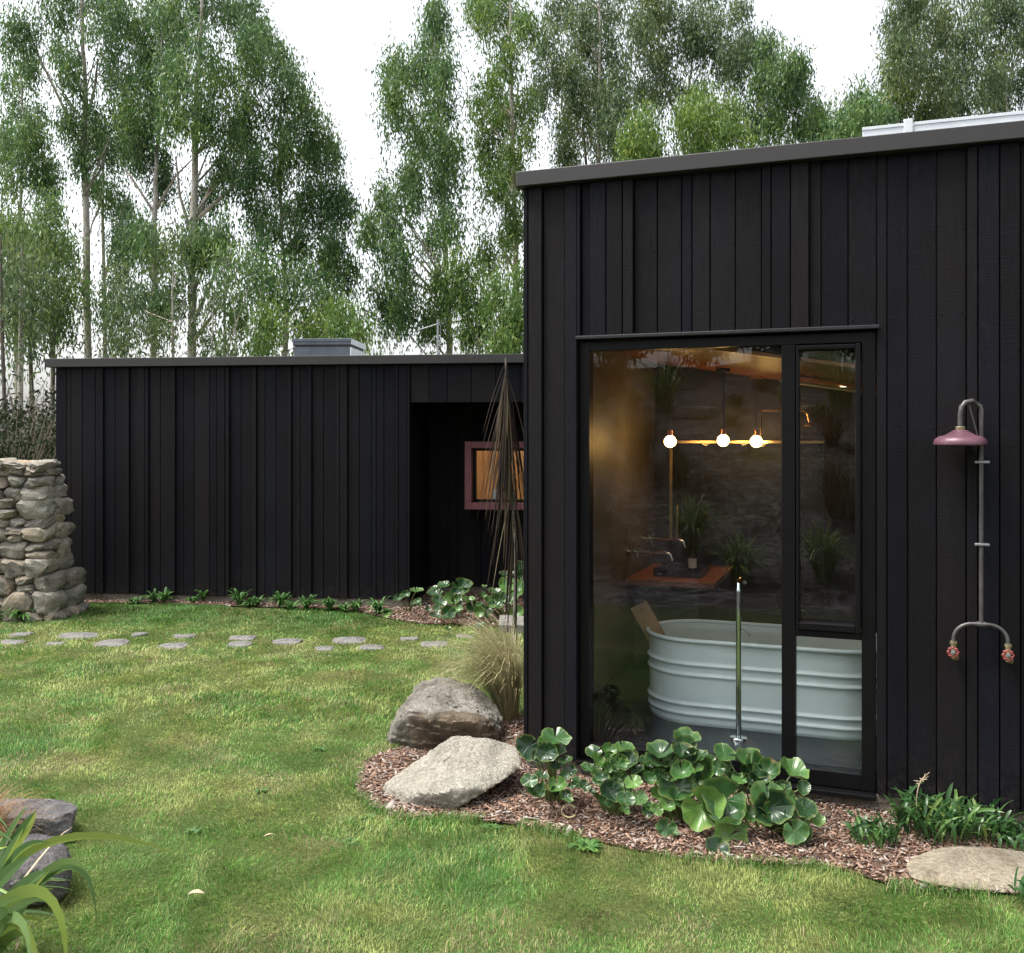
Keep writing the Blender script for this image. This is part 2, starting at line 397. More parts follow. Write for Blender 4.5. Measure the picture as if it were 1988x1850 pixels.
# strap leaves: bent ribbons, returned as quads
def ribbon(pts, widths, side=None, fold=.25):
    pts = [Vector(p) for p in pts]; n = len(pts); vs, fs = [], []
    for i, p in enumerate(pts):
        t = (pts[min(i+1, n-1)]-pts[max(i-1, 0)]).normalized()
        s = side if side is not None else t.cross(Vector((0, 0, 1)))
        s = s - t*s.dot(t)
        if s.length < 1e-4: s = t.orthogonal()
        s.normalize(); nn = s.cross(t); w = widths[i]/2
        vs += [p-s*w+nn*w*fold, p-nn*w*fold*.2, p+s*w+nn*w*fold]
    for i in range(n-1):
        a = i*3; fs += [(a, a+1, a+4, a+3), (a+1, a+2, a+5, a+4)]
    return vs, fs
def bez(p0, p1, p2, n):
    p0, p1, p2 = Vector(p0), Vector(p1), Vector(p2)
    return [(p0*(1-t)**2+p1*2*t*(1-t)+p2*t*t) for t in [i/(n-1) for i in range(n)]]

# ------------------------------------------------------------------ ground
def bank_h(x, y):
    t = -(.47*x+.88*y)
    rise = sstep(1.0, 5.0, t)*1.0 + np.clip(t-3.0, 0, 14)*.19
    return rise*(1+.25*(fbm(x, y, .35, 5)-.5))
def ground_h(x, y):
    flat = (fbm(x, y, .6, 3)-.5)*.05*sstep(30, 12, np.hypot(x, y))
    return flat - .01 + bank_h(x, y)
NEAR_ROT = R(-20.5); ND = Vector((math.cos(NEAR_ROT), math.sin(NEAR_ROT), 0)); NV = Vector((-ND.y, ND.x, 0))
NC = Vector((.0737, 5.349, 0))
FAR_ROT = R(-7.07); FD = Vector((math.cos(FAR_ROT), math.sin(FAR_ROT), 0)); FV = Vector((-FD.y, FD.x, 0))
FC = Vector((-5.102, 10.965, 0))
def frame_u(C, D, V, px, v):      # local u where the sight line px meets depth v
    s = (px-CX)/F; bx, by = C.x+V.x*v, C.y+V.y*v
    return (s*by-bx)/(D.x-s*D.y)
def NL(px, py, v=0.0):
    u = frame_u(NC, ND, NV, px, v); Y = NC.y+ND.y*u+NV.y*v
    return u, CAMH-(py-HZ)/F*Y
def FL(px, py, v=0.0):
    u = frame_u(FC, FD, FV, px, v); Y = FC.y+FD.y*u+FV.y*v
    return u, CAMH-(py-HZ)/F*Y
def NW(u, v, z=0): return NC+ND*u+NV*v+Vector((0, 0, z))
def FW(u, v, z=0): return FC+FD*u+FV*v+Vector((0, 0, z))

ax = np.concatenate([-np.geomspace(400, 9, 22), np.linspace(-8.8, 8.8, 150), np.geomspace(9, 400, 22)])
ay = np.concatenate([-np.geomspace(400, 15, 14), np.linspace(-14.8, 12.8, 210), np.geomspace(13, 500, 24)])
gx, gy = np.meshgrid(ax, ay, indexing='ij'); gz = ground_h(gx, gy)
nx, ny = gx.shape; idx = np.arange(nx*ny).reshape(nx, ny)
fc = np.stack([idx[:-1, :-1], idx[1:, :-1], idx[1:, 1:], idx[:-1, 1:]], -1).reshape(-1, 4)
tb = -(.47*gx+.88*gy); bk = sstep(-.4, 1.0, tb+(fbm(gx, gy, .8, 9)-.5)*1.2)
lawn = np_mesh('lawn_ground', np.stack([gx, gy, gz], -1).reshape(-1, 3), fc, 'ground_soil', None, ('bank', np.repeat(bk.reshape(-1, 1), 3, 1)), True)
tag(lawn, kind='structure')
def gh(x, y): return float(ground_h(np.array([x]), np.array([y]))[0])

# garden beds
def poly_inside(poly, x, y):
    ins = np.zeros(x.shape, bool); n = len(poly)
    for i in range(n):
        x0, y0 = poly[i][:2]; x1, y1 = poly[(i+1) % n][:2]
        c = ((y0 > y) != (y1 > y)); 
        with np.errstate(divide='ignore', invalid='ignore'):
            c &= x < (x1-x0)*(y-y0)/((y1-y0) if y1 != y0 else 1e-9)+x0
        ins ^= c
    return ins
def smooth_poly(pts, k=4):
    out = []; n = len(pts)
    for i in range(n):
        p0, p1, p2, p3 = [Vector(pts[(i+j-1) % n][:2]) for j in range(4)]
        for q in range(k):
            t = q/k
            out.append(.5*((2*p1)+(p2-p0)*t+(2*p0-5*p1+4*p2-p3)*t*t+(3*p1-p0-3*p2+p3)*t**3))
    return out
edge = [(975,1385),(905,1400),(800,1440),(722,1468),(694,1500),(694,1530),(725,1566),(790,1588),(870,1585),(950,1592),(1040,1606),(1130,1628),(1230,1650),(1330,1668),(1450,1676),(1560,1682),(1640,1690),(1700,1708),(1750,1722),(1850,1730),(1990,1738),(2150,1760)]
BED1 = smooth_poly([G(*p) for p in edge]+[NW(3.6, -.9), NW(3.6, .1), NW(1.8, .1), NW(-.02, .12), NW(-.05, .9)])
BED2 = smooth_poly([G(*p) for p in [(690,1183),(740,1195),(800,1208),(880,1212),(960,1214),(1030,1216)]]+[Vector((1.6, 8.7, 0)), FW(6.6, .9), FW(4.15, .9), FW(4.1, -.02), FW(3.3, -.02)])
BED3 = [FW(.3, -.18), FW(3.4, -.22), FW(3.4, .02), FW(.3, .02)]
def bed(name, poly, z, label):
    b = bmesh.new(); xs = [p[0] for p in poly]; ys = [p[1] for p in poly]
    vs = [b.verts.new((p[0], p[1], 0)) for p in poly]; b.faces.new(vs)
    bmesh.ops.triangulate(b, faces=b.faces[:]); bmesh.ops.subdivide_edges(b, edges=b.edges[:], cuts=3, use_grid_fill=True)
    for v in b.verts: v.co.z = gh(v.co.x, v.co.y)+z
    if sum(f.normal.z for f in b.faces) < 0: bmesh.ops.reverse_faces(b, faces=b.faces[:])
    mb = MB().bm(b); o = mb.build(name, 'mulch_soil'); tag(o, kind='structure'); return o
bed('mulch_bed', BED1, .012, ''); bed('mulch_bed_far', BED2, .012, ''); bed('mulch_strip', BED3, .012, '')

def chips(poly, dens, seed, smin=.012, smax=.05):
    r = np.random.default_rng(seed); xs = np.array([p[0] for p in poly]); ys = np.array([p[1] for p in poly])
    area = (xs.max()-xs.min())*(ys.max()-ys.min()); n = int(area*dens)
    x = r.uniform(xs.min(), xs.max(), n); y = r.uniform(ys.min(), ys.max(), n); k = poly_inside(poly, x, y); x, y = x[k], y[k]; n = len(x)
    L = r.uniform(smin, smax, n)*r.uniform(.6, 1.3, n); W = L*r.uniform(.12, .42, n); T = r.uniform(.0015, .004, n)
    a = r.uniform(0, 2*np.pi, n); til = r.normal(0, .28, n); rol = r.normal(0, .35, n)
    d = np.stack([np.cos(a)*np.cos(til), np.sin(a)*np.cos(til), np.sin(til)], -1)
    s = np.stack([-np.sin(a)*np.cos(rol), np.cos(a)*np.cos(rol), np.sin(rol)], -1); u = np.cross(d, s)
    c = np.stack([x, y, ground_h(x, y)+.013+r.uniform(0, .012, n)], -1)
    V = []
    for sz in (-1, 1):
        for sx, sy in ((-1, -.6), (1, -1), (.8, 1), (-.9, .8)):
            V.append(c+d*(L/2*sx)[:, None]+s*(W/2*sy)[:, None]+u*(T/2*sz)[:, None])
    V = np.stack(V, 1).reshape(-1, 3); b = (np.arange(n)*8)[:, None, None]
    fq = np.array([(3,2,1,0),(4,5,6,7),(0,1,5,4),(1,2,6,5),(2,3,7,6),(3,0,4,7)])[None]
    return V, (b+fq).reshape(-1, 4)
v1, f1 = chips(BED1, 7500, 1, .006, .034); v2, f2 = chips(BED2, 1800, 2, .015, .05)
v3, f3 = chips(BED3, 1200, 3, .02, .05)
v4, f4 = chips(BED1, 130, 4, .035, .085); v2 = np.concatenate([v2, v4]); f2 = np.concatenate([f2, f4+len(v2)-len(v4)])
o = np_mesh('wood_chips', np.concatenate([v1, v2, v3]), np.concatenate([f1, f2+len(v1), f3+len(v1)+len(v2)]), 'wood_chip')
tag(o, 'red brown wood chip mulch spread over the garden beds', 'mulch', kind='stuff')

# ------------------------------------------------------------------ rocks
def rock(name, pts, mat, label, group, seed=1, sub=5, p=14, amp=.03, cat='rock', ridge=.6, facets=10, ledge=1.0):
    pts = [Vector(q) for q in pts]; c = sum(pts, Vector())/len(pts)
    b = bmesh.new()
    for q in pts: b.verts.new(q-c)
    bmesh.ops.convex_hull(b, input=b.verts[:]); b.normal_update()
    pl = []
    for f in b.faces:
        nn = f.normal.copy(); d = nn.dot(f.verts[0].co)
        if d < 0: nn, d = -nn, -d
        if d > 1e-4: pl.append((*nn, d))
    b.free(); rc = random.Random(seed*13)
    for _ in range(facets):
        nn = Vector((rc.gauss(0, 1), rc.gauss(0, 1), rc.gauss(0, 1)+.3)).normalized(); pl.append((*nn, max((q-c).dot(nn) for q in pts)*rc.uniform(.90, 1.0)))
    pl = np.array(pl)
    b = bmesh.new(); bmesh.ops.create_icosphere(b, subdivisions=sub, radius=1)
    D = np.array([v.co[:] for v in b.verts]); D /= np.linalg.norm(D, axis=1)[:, None]
    q = np.clip(D @ pl[:, :3].T, 0, None)/pl[:, 3]
    r = 1/np.power(np.power(q, p).sum(1), 1/p); size = r.mean()
    so = Vector((seed*7.3, seed*3.1, seed*5.7))
    for v, d, rr in zip(b.verts, D, r):
        co = Vector(d*rr); s = co/size
        h = mnoise.fractal(s*1.6+so, .9, 2.1, 5)*.9 + (abs(mnoise.noise(s*2.6+so*2))-.25)*-ridge + (((co.dot(Vector((.25, .35, .9)))*11/size*.4+mnoise.fractal(s*1.3+so, 1, 2, 3)*1.2) % 1.0)-.5)*.75*ledge + mnoise.fractal(s*7+so, 1, 2, 4)*.35
        v.co = co+Vector(d)*h*amp*size*2.2
    mb = MB().bm(b)
    mb.v = [tuple(Vector(v)) for v in mb.v]; o = mb.build(name, mat, None, True)
    o.data.set_sharp_from_angle(angle=R(42)); o.location = c; return tag(o, label, cat, group)
GB = 'boulders set around the garden bed'
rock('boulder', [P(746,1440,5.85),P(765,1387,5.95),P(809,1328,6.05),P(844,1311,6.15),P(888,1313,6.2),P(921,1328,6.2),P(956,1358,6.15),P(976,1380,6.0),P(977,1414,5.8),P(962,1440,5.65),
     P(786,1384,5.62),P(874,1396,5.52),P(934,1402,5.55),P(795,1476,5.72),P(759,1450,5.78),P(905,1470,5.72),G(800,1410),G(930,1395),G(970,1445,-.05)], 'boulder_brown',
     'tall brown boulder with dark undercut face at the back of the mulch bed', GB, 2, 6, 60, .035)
rock('boulder', [P(731,1534,4.97),P(768,1502,5.06),P(871,1431,5.2),P(947,1430,5.22),P(1003,1450,5.12),P(1015,1481,5.0),P(959,1528,4.82),P(865,1537,4.70),P(809,1538,4.78),
     P(885,1572,4.72),P(756,1562,4.86),P(1000,1500,4.95),G(960,1480,-.08),G(850,1500,-.1)], 'boulder_pale',
     'pale angular slab boulder leaning in front of the brown boulder', GB, 5, 6, 110, .022, facets=5)
rock('boulder', [G(1750,1675,.01),P(1752,1672,4.05),P(1779,1649,4.18),P(1836,1637,4.27),P(1931,1640,4.27),P(2010,1650,4.2),P(2070,1690,4.0),P(2060,1745,3.86),P(1985,1738,3.84),P(1931,1736,3.84),P(1849,1728,3.86),P(1762,1709,3.95),
     P(1800,1690,3.98),P(1950,1700,3.93),G(1850,1690,-.12),G(2000,1690,-.12)], 'stone_flat',
     'low flat tan boulder half sunk beside the ferns at the lawn edge', GB, 9, 6, 14, .012)
rock('boulder', [P(-60,1555,4.55),P(35,1549,4.62),P(100,1551,4.62),P(147,1557,4.5),P(153,1569,4.42),P(138,1625,4.33),P(110,1590,4.33),P(40,1588,4.33),P(-60,1590,4.33),P(100,1640,4.33),G(-50,1640,-.05),G(120,1600,-.05)],
     'boulder_grey', 'grey flat topped rock with lichen behind the flax', 'grey rocks beside the flax', 11, 6, 50, .025)
rock('boulder', [P(-60,1640,3.9),P(20,1612,3.98),P(97,1610,4.0),P(129,1624,3.98),P(145,1655,3.9),P(147,1713,3.8),P(126,1752,3.74),P(59,1774,3.7),P(-40,1780,3.7),P(50,1680,3.66),P(100,1690,3.68),G(0,1720,-.1),G(100,1700,-.1)],
     'boulder_grey', 'rounded grey rock in front of the flat topped rock, flax leaves across it', 'grey rocks beside the flax', 14, 6, 10, .02)

# flagstones
flags = [(24.6,1244,27,'nearer row, at the left edge of the lawn'),(110,1248,18,'nearer row, small one second from the left'),(217,1246,33,'nearer row, broad one below the stone wall foot'),(336,1251,31,'nearer row, pale one fourth from the left'),
 (465,1248,27,'nearer row, bright one with a chipped top edge'),(559,1241.6,33,'nearer row, dark grey one in mid lawn'),(631,1254,20,'nearer row, smallest one right of the dark grey one'),(722,1253,31,'nearer row, pale grey pointed one'),
 (841,1249.5,30,'nearer row, rough grey one before the tussock'),(902,1234,18,'last one of the row, beside the tussock'),(43.5,1230,22,'farther row, leftmost near the stone wall'),(151,1232,41,'farther row, long thin one near the stone wall'),
 (270,1230,16,'farther row, small one left of mid lawn'),(357,1233,24,'farther row, slim pale one left of mid lawn'),(472,1235,27,'farther row, one right behind the bright chipped one'),(677,1238.6,37,'farther row, long pale one past the dark grey one'),(796,1237,20,'farther row, small one near the mulch')]
FLAGS = []
for i, (px, py, hw, where) in enumerate(flags):
    rr = random.Random(i+50); c = G(px, py); w = hw/F*c.y*1.05; d = w*rr.uniform(.62, .9)+.02
    n = 18; out = []; ph = rr.uniform(0, 6)
    corners = [rr.uniform(.68, 1.12) for _ in range(7)]
    for k in range(n):
        a = 2*math.pi*k/n; t = (k/n*7) % 7; i0 = int(t); fr = t-i0
        r_ = corners[i0 % 7]*(1-fr)+corners[(i0+1) % 7]*fr
        ca, sa = math.cos(a), math.sin(a); sq = (abs(ca)**3+abs(sa)**3)**(-1/3)
        out.append((ca*w*r_*sq*.95, sa*d*r_*sq*.9))
    base = gh(c.x, c.y); hz = .008+rr.uniform(0, .007); vs, fs = [], []
    rings = [(1.0, -.06), (1.0, hz-.012), (.95, hz), (.6, hz+.004), (.25, hz+.006)]
    for s_, z in rings:
        for q in out: vs.append((q[0]*s_, q[1]*s_, z+mnoise.noise(Vector((q[0]*s_*9+i, q[1]*s_*9, i*3)))*.006))
    for a in range(len(rings)-1):
        for k in range(n): k2 = (k+1) % n; fs.append((a*n+k, a*n+k2, (a+1)*n+k2, (a+1)*n+k))
    fs.append(tuple((len(rings)-1)*n+k for k in range(n)))
    o = MB().add(vs, fs).build('stepping_stone', 'flagstone', None, True); o.location = (c.x, c.y, base)
    tag(o, 'flat stepping stone, '+where, 'stepping stone', 'stepping stones across the lawn'); FLAGS.append((c.x, c.y, w, d))
# pale concrete paver at the corner
pv = thing('concrete_paver', 'pale square concrete paver behind the tussock at the house corner', 'paver', G(1010, 1216, .02))
MB().bbox(-.20, .5, -.17, .33, -.05, .05, .01).build('slab', 'flagstone', pv)

# ------------------------------------------------------------------ grass
def lawn_grass():
    V, Fq, Cc = [], [], []; off = 0; r = rng
    for (y0, y1, dens, hmin, hmax, wd) in ((2.6, 4.4, 20000, .02, .044, .0021), (4.4, 6.2, 11000, .022, .046, .003), (6.2, 8.2, 5600, .025, .05, .0045), (8.2, 11.9, 3600, .022, .045, .006)):
        xl, xr = -.62*y1-1.0, .56*y1+.6
        n = int((xr-xl)*(y1-y0)*dens); x = r.uniform(xl, xr, n); y = r.uniform(y0, y1, n)
        k = np.ones(n, bool)
        jx, jy = x+r.normal(0, .02, n), y+r.normal(0, .02, n)
        for b in (BED1, BED2, BED3): k &= ~poly_inside(b, jx, jy)
        dnx, dny = x-NC.x, y-NC.y; u = dnx*ND.x+dny*ND.y; v = dnx*NV.x+dny*NV.y; k &= ~((u > -.05) & (v > -.1))
        u = (x-FC.x)*FD.x+(y-FC.y)*FD.y; v = (x-FC.x)*FV.x+(y-FC.y)*FV.y; k &= ~((u > -.1) & (v > -.1))
        k &= ~((x < -2.9+0) & (y > 11.0))
        t = -(.47*x+.88*y); k &= t < -.6
        for (fx, fy, w, d) in FLAGS: k &= ((x-fx)/(w*.86))**2+((y-fy)/(d*.80))**2 > 1
        x, y = x[k], y[k]; n = len(x)
        # natural clumps: taller lush tufts, short worn patches
        lush = fbm(x, y, 1.1, 21, 4); fine = fbm(x, y, 5.5, 31, 3); dry = fbm(x, y, 1.7, 41, 4); dry2 = fbm(x, y, 7.0, 51, 2)
        H = r.uniform(hmin, hmax, n)*(.5+.62*sstep(.32, .68, lush*.4+fine*.6))
        az = r.uniform(0, 2*np.pi, n)*.5+fbm(x, y, 2.2, 61, 2)*12; lean = np.abs(r.normal(.55, .35, n))
        dx, dy = np.cos(az), np.sin(az); base = np.stack([x, y, ground_h(x, y)-.003], -1)
        d = np.stack([dx, dy, 0*dx], -1); sa = az+np.pi/2+r.normal(0, .5, n); s = np.stack([np.cos(sa), np.sin(sa), 0*sa], -1)*(wd*r.uniform(.6, 1.3, n)/2)[:, None]
        m = base+d*(H*np.sin(lean)*.35)[:, None]; m[:, 2] += H*np.cos(lean*.6)*.6
        tip = base+d*(H*np.sin(np.minimum(lean*1.5, 1.7)))[:, None]; tip[:, 2] += H*np.cos(np.minimum(lean*1.1, 1.45))
        vv = np.stack([base-s, base+s, m+s*.85, m-s*.85, tip], 1).reshape(-1, 3); b = off+np.arange(n)*5
        V.append(vv); Fq.append(np.stack([np.stack([b, b+1, b+2], -1), np.stack([b, b+2, b+3], -1), np.stack([b+3, b+2, b+4], -1)], 1).reshape(-1, 3)); off += n*5
        g1, g2 = np.array([.072, .172, .028]), np.array([.125, .258, .052]); yl = np.array([.29, .34, .105]); br = np.array([.37, .31, .17]); dk = np.array([.050, .135, .026])
        q = r.random(n)[:, None]; c = g1*(1-q)+g2*q
        wy = (sstep(.40, .62, dry)*.75+.18)*(.55+.45*sstep(10.2, 8.8, y)); 
        wy = wy + .22*sstep(9.4, 8.6, y)*sstep(5.2, 6.6, y)*sstep(2.5, -.5, x)
        wy *= .55+.6*sstep(.35, .65, dry2)
        pk = r.random(n)
        c = np.where((pk < wy)[:, None], yl*(.7+.5*r.random(n))[:, None], c)
        wb = sstep(.60, .74, fbm(x, y, 2.6, 71, 3))*.36+.035
        c = np.where((r.random(n) < wb)[:, None], br*(.6+.5*r.random(n))[:, None], c)
        wd_ = sstep(.56, .70, lush)*.5; wd_ = np.maximum(wd_, sstep(9.2, 9.8, y)*.7)
        c = np.where((r.random(n) < wd_)[:, None], dk*(.8+.6*r.random(n))[:, None], c)
        c = c*(.95+.38*sstep(.25, .75, fbm(x, y, 9.0, 81, 3)))[:, None]*(.85+.35*r.random(n))[:, None]
        Cc.append(np.repeat(c, 5, 0))
    ep = [p for p in BED1 if p[1] < 6.6 and not ((p-Vector(NC[:2])).dot(Vector(ND[:2])) > -.1 and (p-Vector(NC[:2])).dot(Vector(NV[:2])) > -.95 and p[0] > 2.4)]
    n = 9000; a_ = np.array([p[:] for p in ep[:len(edge)*4-2]]); seg = r.integers(0, len(a_)-1, n); t = r.random(n)[:, None]
    q2 = a_[seg]*(1-t)+a_[seg+1]*t; tn = a_[seg+1]-a_[seg]; tn /= np.linalg.norm(tn, axis=1)[:, None]+1e-9; nr = np.stack([tn[:, 1], -tn[:, 0]], -1)
    off_ = np.abs(r.normal(0, .035, n))-.012; x, y = q2[:, 0]-0*nr[:, 0], q2[:, 1]
    cen = a_.mean(0)+np.array([.3, .4]); sg = np.sign(((q2-cen)*nr).sum(1)); x = x+nr[:, 0]*sg*off_; y = y+nr[:, 1]*sg*off_
    k = fbm(x, y, 4.0, 95, 2) > .40; x, y, nr, sg = x[k], y[k], nr[k], sg[k]; n = len(x)
    H = r.uniform(.02, .058, n); az = r.uniform(0, 6.28, n); d = np.stack([np.cos(az)-.5*nr[:, 0]*sg, np.sin(az)-.5*nr[:, 1]*sg, 0*az], -1); base = np.stack([x, y, ground_h(x, y)-.003], -1)
    sd_ = np.stack([-np.sin(az), np.cos(az), 0*az], -1)*.0013; m = base+d*(H*.2)[:, None]; m[:, 2] += H*.6; tip = base+d*(H*.6)[:, None]; tip[:, 2] += H*.85
    b = off+np.arange(n)*5; V.append(np.stack([base-sd_, base+sd_, m+sd_*.85, m-sd_*.85, tip], 1).reshape(-1, 3))
    Fq.append(np.stack([np.stack([b, b+1, b+2], -1), np.stack([b, b+2, b+3], -1), np.stack([b+3, b+2, b+4], -1)], 1).reshape(-1, 3))
    q = r.random(n)[:, None]; c = np.array([.06, .15, .025])*(1-q)+np.array([.14, .25, .055])*q; c = np.where((r.random(n) < .15)[:, None], np.array([.33, .30, .15]), c); Cc.append(np.repeat(c, 5, 0))
    o = np_mesh('grass', np.concatenate(V), np.concatenate(Fq), 'grass_blade', None, ('gcol', np.concatenate(Cc)))
    return tag(o, 'short mown lawn grass, green with straw coloured dry patches', 'grass', kind='stuff')
lawn_grass()

# ------------------------------------------------------------------ near house
def boards(mb, edges, z0, z1, v0, skip=None, gap=.006, seed=0, proud=.020):
    rr = random.Random(seed)
    for i in range(len(edges)-1):
        a, b = edges[i]+gap/2, edges[i+1]-gap/2
        p = (proud if (b-a) < .1 and rr.random() < .7 else 0)+rr.uniform(0, .004)
        spans = [(z0, z1)]
        if skip:
            s0, s1, h0, h1 = skip
            if b > s0+.005 and a < s1-.005:
                spans = [(h1, z1)] + ([(z0, h0)] if h0 > z0+.01 else [])
                if a < s0-.012 or b > s1+.012:
                    # board straddles the opening edge: split it
                    if a < s0: mb.bbox(a, s0, v0-.02-p, v0, z0, z1, .0025); a = s0+.002
                    if b > s1: mb.bbox(s1, b, v0-.02-p, v0, z0, z1, .0025); b = s1-.002
        for q0, q1 in spans:
            if b-a > .004 and q1-q0 > .01: mb.bbox(a, b, v0-.02-p, v0, q0, q1, .0025)
nearpx = [1023,1030,1057,1100,1131,1148.7,1180.5,1212,1233,1278,1325,1345,1380,1429,1480,1499,1536,1572,1595,1647,1702,1722,1762,1818,1875.6,1897,1939,1979]
ne = [frame_u(NC, ND, NV, p, 0) for p in nearpx]; ne[0] = 0.0
rr = random.Random(4)
while ne[-1] < 4.4: ne.append(ne[-1]+rr.choice([.07, .11, .14, .15]))
WU0, WZ1 = NL(1123, 661); WU1 = NL(1702, 640)[0]; WZ0 = NL(1148, 1438)[1]-.10
CB, WT = .085, 3.154      # cladding bottom, wall top
house = thing('black_house', 'tall black timber clad house at right with the big bathroom window', 'house', NC, NEAR_ROT)
mb = MB(); boards(mb, ne, CB, WT, 0, (WU0, WU1, WZ0, WZ1), seed=3); mb.cur = 1      # nail heads, two rows of them per board course
for i in range(len(ne)-1):
    a, b = ne[i], ne[i+1]
    for zr in (.42, .95, 1.42, 1.86, 2.38, 2.78):
        if WU0-.01 < (a+b)/2 < WU1+.01 and WZ0-.05 < zr < WZ1+.02: continue
        for u in ((a+.018, b-.018) if b-a > .06 else ((a+b)/2,)):
            mb.lathe([(0, -.0038), (.0026, -.0028), (.0034, 0)], 7, Matrix.Translation((u, -.036+(.014 if b-a > .1 else 0), zr+rr.uniform(-.008, .008))) @ Matrix.Rotation(R(-90), 4, 'X'))
clad = mb.build('cladding', ('clad', 'nail'), house)
mb = MB()                # structural shell behind the boards, open at the window
D2 = 6.0
mb.box(.024, WU0, .002, .10, CB, WT); mb.box(WU1, 4.4, .002, .10, CB, WT); mb.box(WU0, WU1, .002, .10, WZ1, WT); mb.box(WU0, WU1, .002, .10, CB, WZ0)
mb.box(.024, .09, .102, D2, CB, WT); mb.box(4.31, 4.4, .102, D2, CB, WT); mb.box(.092, 4.308, D2-.09, D2, CB, WT)
mb.build('wall', 'black_alu', house)
mb = MB(); rs = random.Random(9); v = 0.0      # cladding on the side facing the courtyard
while v < D2: w = rs.choice([.06, .11, .14]); mb.box(.001+rs.choice([0, .008]), .022, v+.004, v+w-.002, CB, WT); v += w
mb.build('side_cladding', 'clad', house)
MB().bbox(.004, 4.38, -.002, D2, -.3, CB-.004, .004).build('plinth', 'concrete', house)
fz0 = WT+.002
MB().bbox(-.024, 4.6, -.085, -.005, fz0, fz0+.08, .004).build('fascia', 'fascia', house)
MB().bbox(-.024, -.005, -.004, D2+.1, fz0, fz0+.08, .004).build('fascia', 'fascia', house)
MB().box(-.004, 4.6, -.004, D2+.1, fz0+.004, fz0+.066).build('roof', 'roofing', house)
# window
GVv = .055
win = MB(); 
g1u0 = NL(1149, 800, GVv)[0]; g1u1 = NL(1519, 800, GVv)[0]; g2u0 = NL(1553, 800, GVv)[0]; g2u1 = NL(1661, 800, GVv)[0]; g3u0 = NL(1546, 800, GVv)[0]; g3u1 = NL(1673, 1300, GVv)[0]
gz1 = NL(1149, 683, GVv)[1]; gz0 = NL(1149, 1439, GVv)[1]; g2z0 = NL(1600, 1206, GVv)[1]; g3z1 = NL(1600, 1240, GVv)[1]; g2z1 = NL(1600, 680, GVv)[1]; g3z0 = NL(1673, 1494, GVv)[1]
f0, f1 = .004, .085
win.bbox(WU0+.003, g1u0, f0, f1, WZ0+.002, WZ1-.004, .003); win.bbox(g3u1+.0, WU1-.003, f0, f1, WZ0+.002, WZ1-.004, .003)
win.bbox(g1u0, g3u1, f0+.002, f1, gz1, WZ1-.006, .003); win.bbox(g1u0, g3u1, f0+.002, f1, WZ0+.004, gz0, .003)
win.bbox(g1u1, g3u0, f0+.001, f1, gz0, gz1, .003)
win.bbox(g3u0, g3u1, f0+.003, f1, (g2z0+g3z1)/2-.03, (g2z0+g3z1)/2+.002, .003)
W = win.build('window', 'black_alu', house)
MB().bbox(WU0-.004, WU1+.012, -.045, -.004, WZ1+.002, WZ1+.020, .003).build('head_flashing', 'flashing', W)
MB().bbox(WU0+.002, WU1-.002, -.05, .002, WZ0-.022, WZ0, .003).build('sill', 'black_alu', W)
sa = MB(); e0, e1 = -.010, .05; zl = (g2z0+g3z1)/2+.004
sa.bbox(g3u0+.004, g2u0, e0, e1, zl, gz1-.004, .005); sa.bbox(g2u1, g3u1-.004, e0, e1, zl, gz1-.004, .005)
sa.bbox(g2u0, g2u1, e0+.001, e1, g2z1, gz1-.006, .005); sa.bbox(g2u0, g2u1, e0+.001, e1, zl+.001, g2z0, .005)
sa.build('sash', 'black_alu', W)
for a, b, c, d in ((g1u0, g1u1, gz0, gz1), (g2u0, g2u1, g2z0, g2z1), (g3u0, g3u1, gz0, (g2z0+g3z1)/2-.03)):
    MB().box(a-.006, b+.006, GVv-.003, GVv+.003, c-.006, d+.006).build('pane', 'glass', W)
# interior shell
FZ = .16; BV = 2.8; RU = 3.4
MB().box(.092, RU, .102, BV, FZ-.05, FZ).build('floor', 'tile_dark', house)
MB().box(.092, .112, .102, BV, FZ+.002, 2.75).build('tiled_wall', 'wall_tile', house)
MB().box(.092, RU, BV+.002, BV+.05, FZ, 2.75).build('back_wall', 'wall_dark', house)
MB().box(RU+.002, RU+.05, .102, BV, FZ, 2.75).build('partition', 'wall_dark', house)
def cz(u): return 2.40-.16*(u-.12)
mb = MB(); v = .11
while v < BV-.065:
    vs = [(.114, v, cz(.114)), (RU, v, cz(RU)), (RU, v+.060, cz(RU)), (.114, v+.060, cz(.114))]
    vs += [(x, y, z+.02) for x, y, z in vs]
    mb.add(vs, [(3,2,1,0),(4,5,6,7),(0,1,5,4),(1,2,6,5),(2,3,7,6),(3,0,4,7)]); v += .078
mb.build('ceiling_slats', 'ceiling_timber', house)
vs = [(.094, .104, cz(.09)+.022), (RU, .104, cz(RU)+.022), (RU, BV, cz(RU)+.022), (.094, BV, cz(.09)+.022)]; vs += [(x, y, z+.03) for x, y, z in vs]
MB().add(vs, [(3,2,1,0),(4,5,6,7),(0,1,5,4),(1,2,6,5),(2,3,7,6),(3,0,4,7)]).build('ceiling', 'dark_seal', house)

# --- things in the bathroom
def nthing(name, label, cat, u, v, z, group=None, rot=0): return thing(name, label, cat, NW(u, v, z), NEAR_ROT+rot, group)
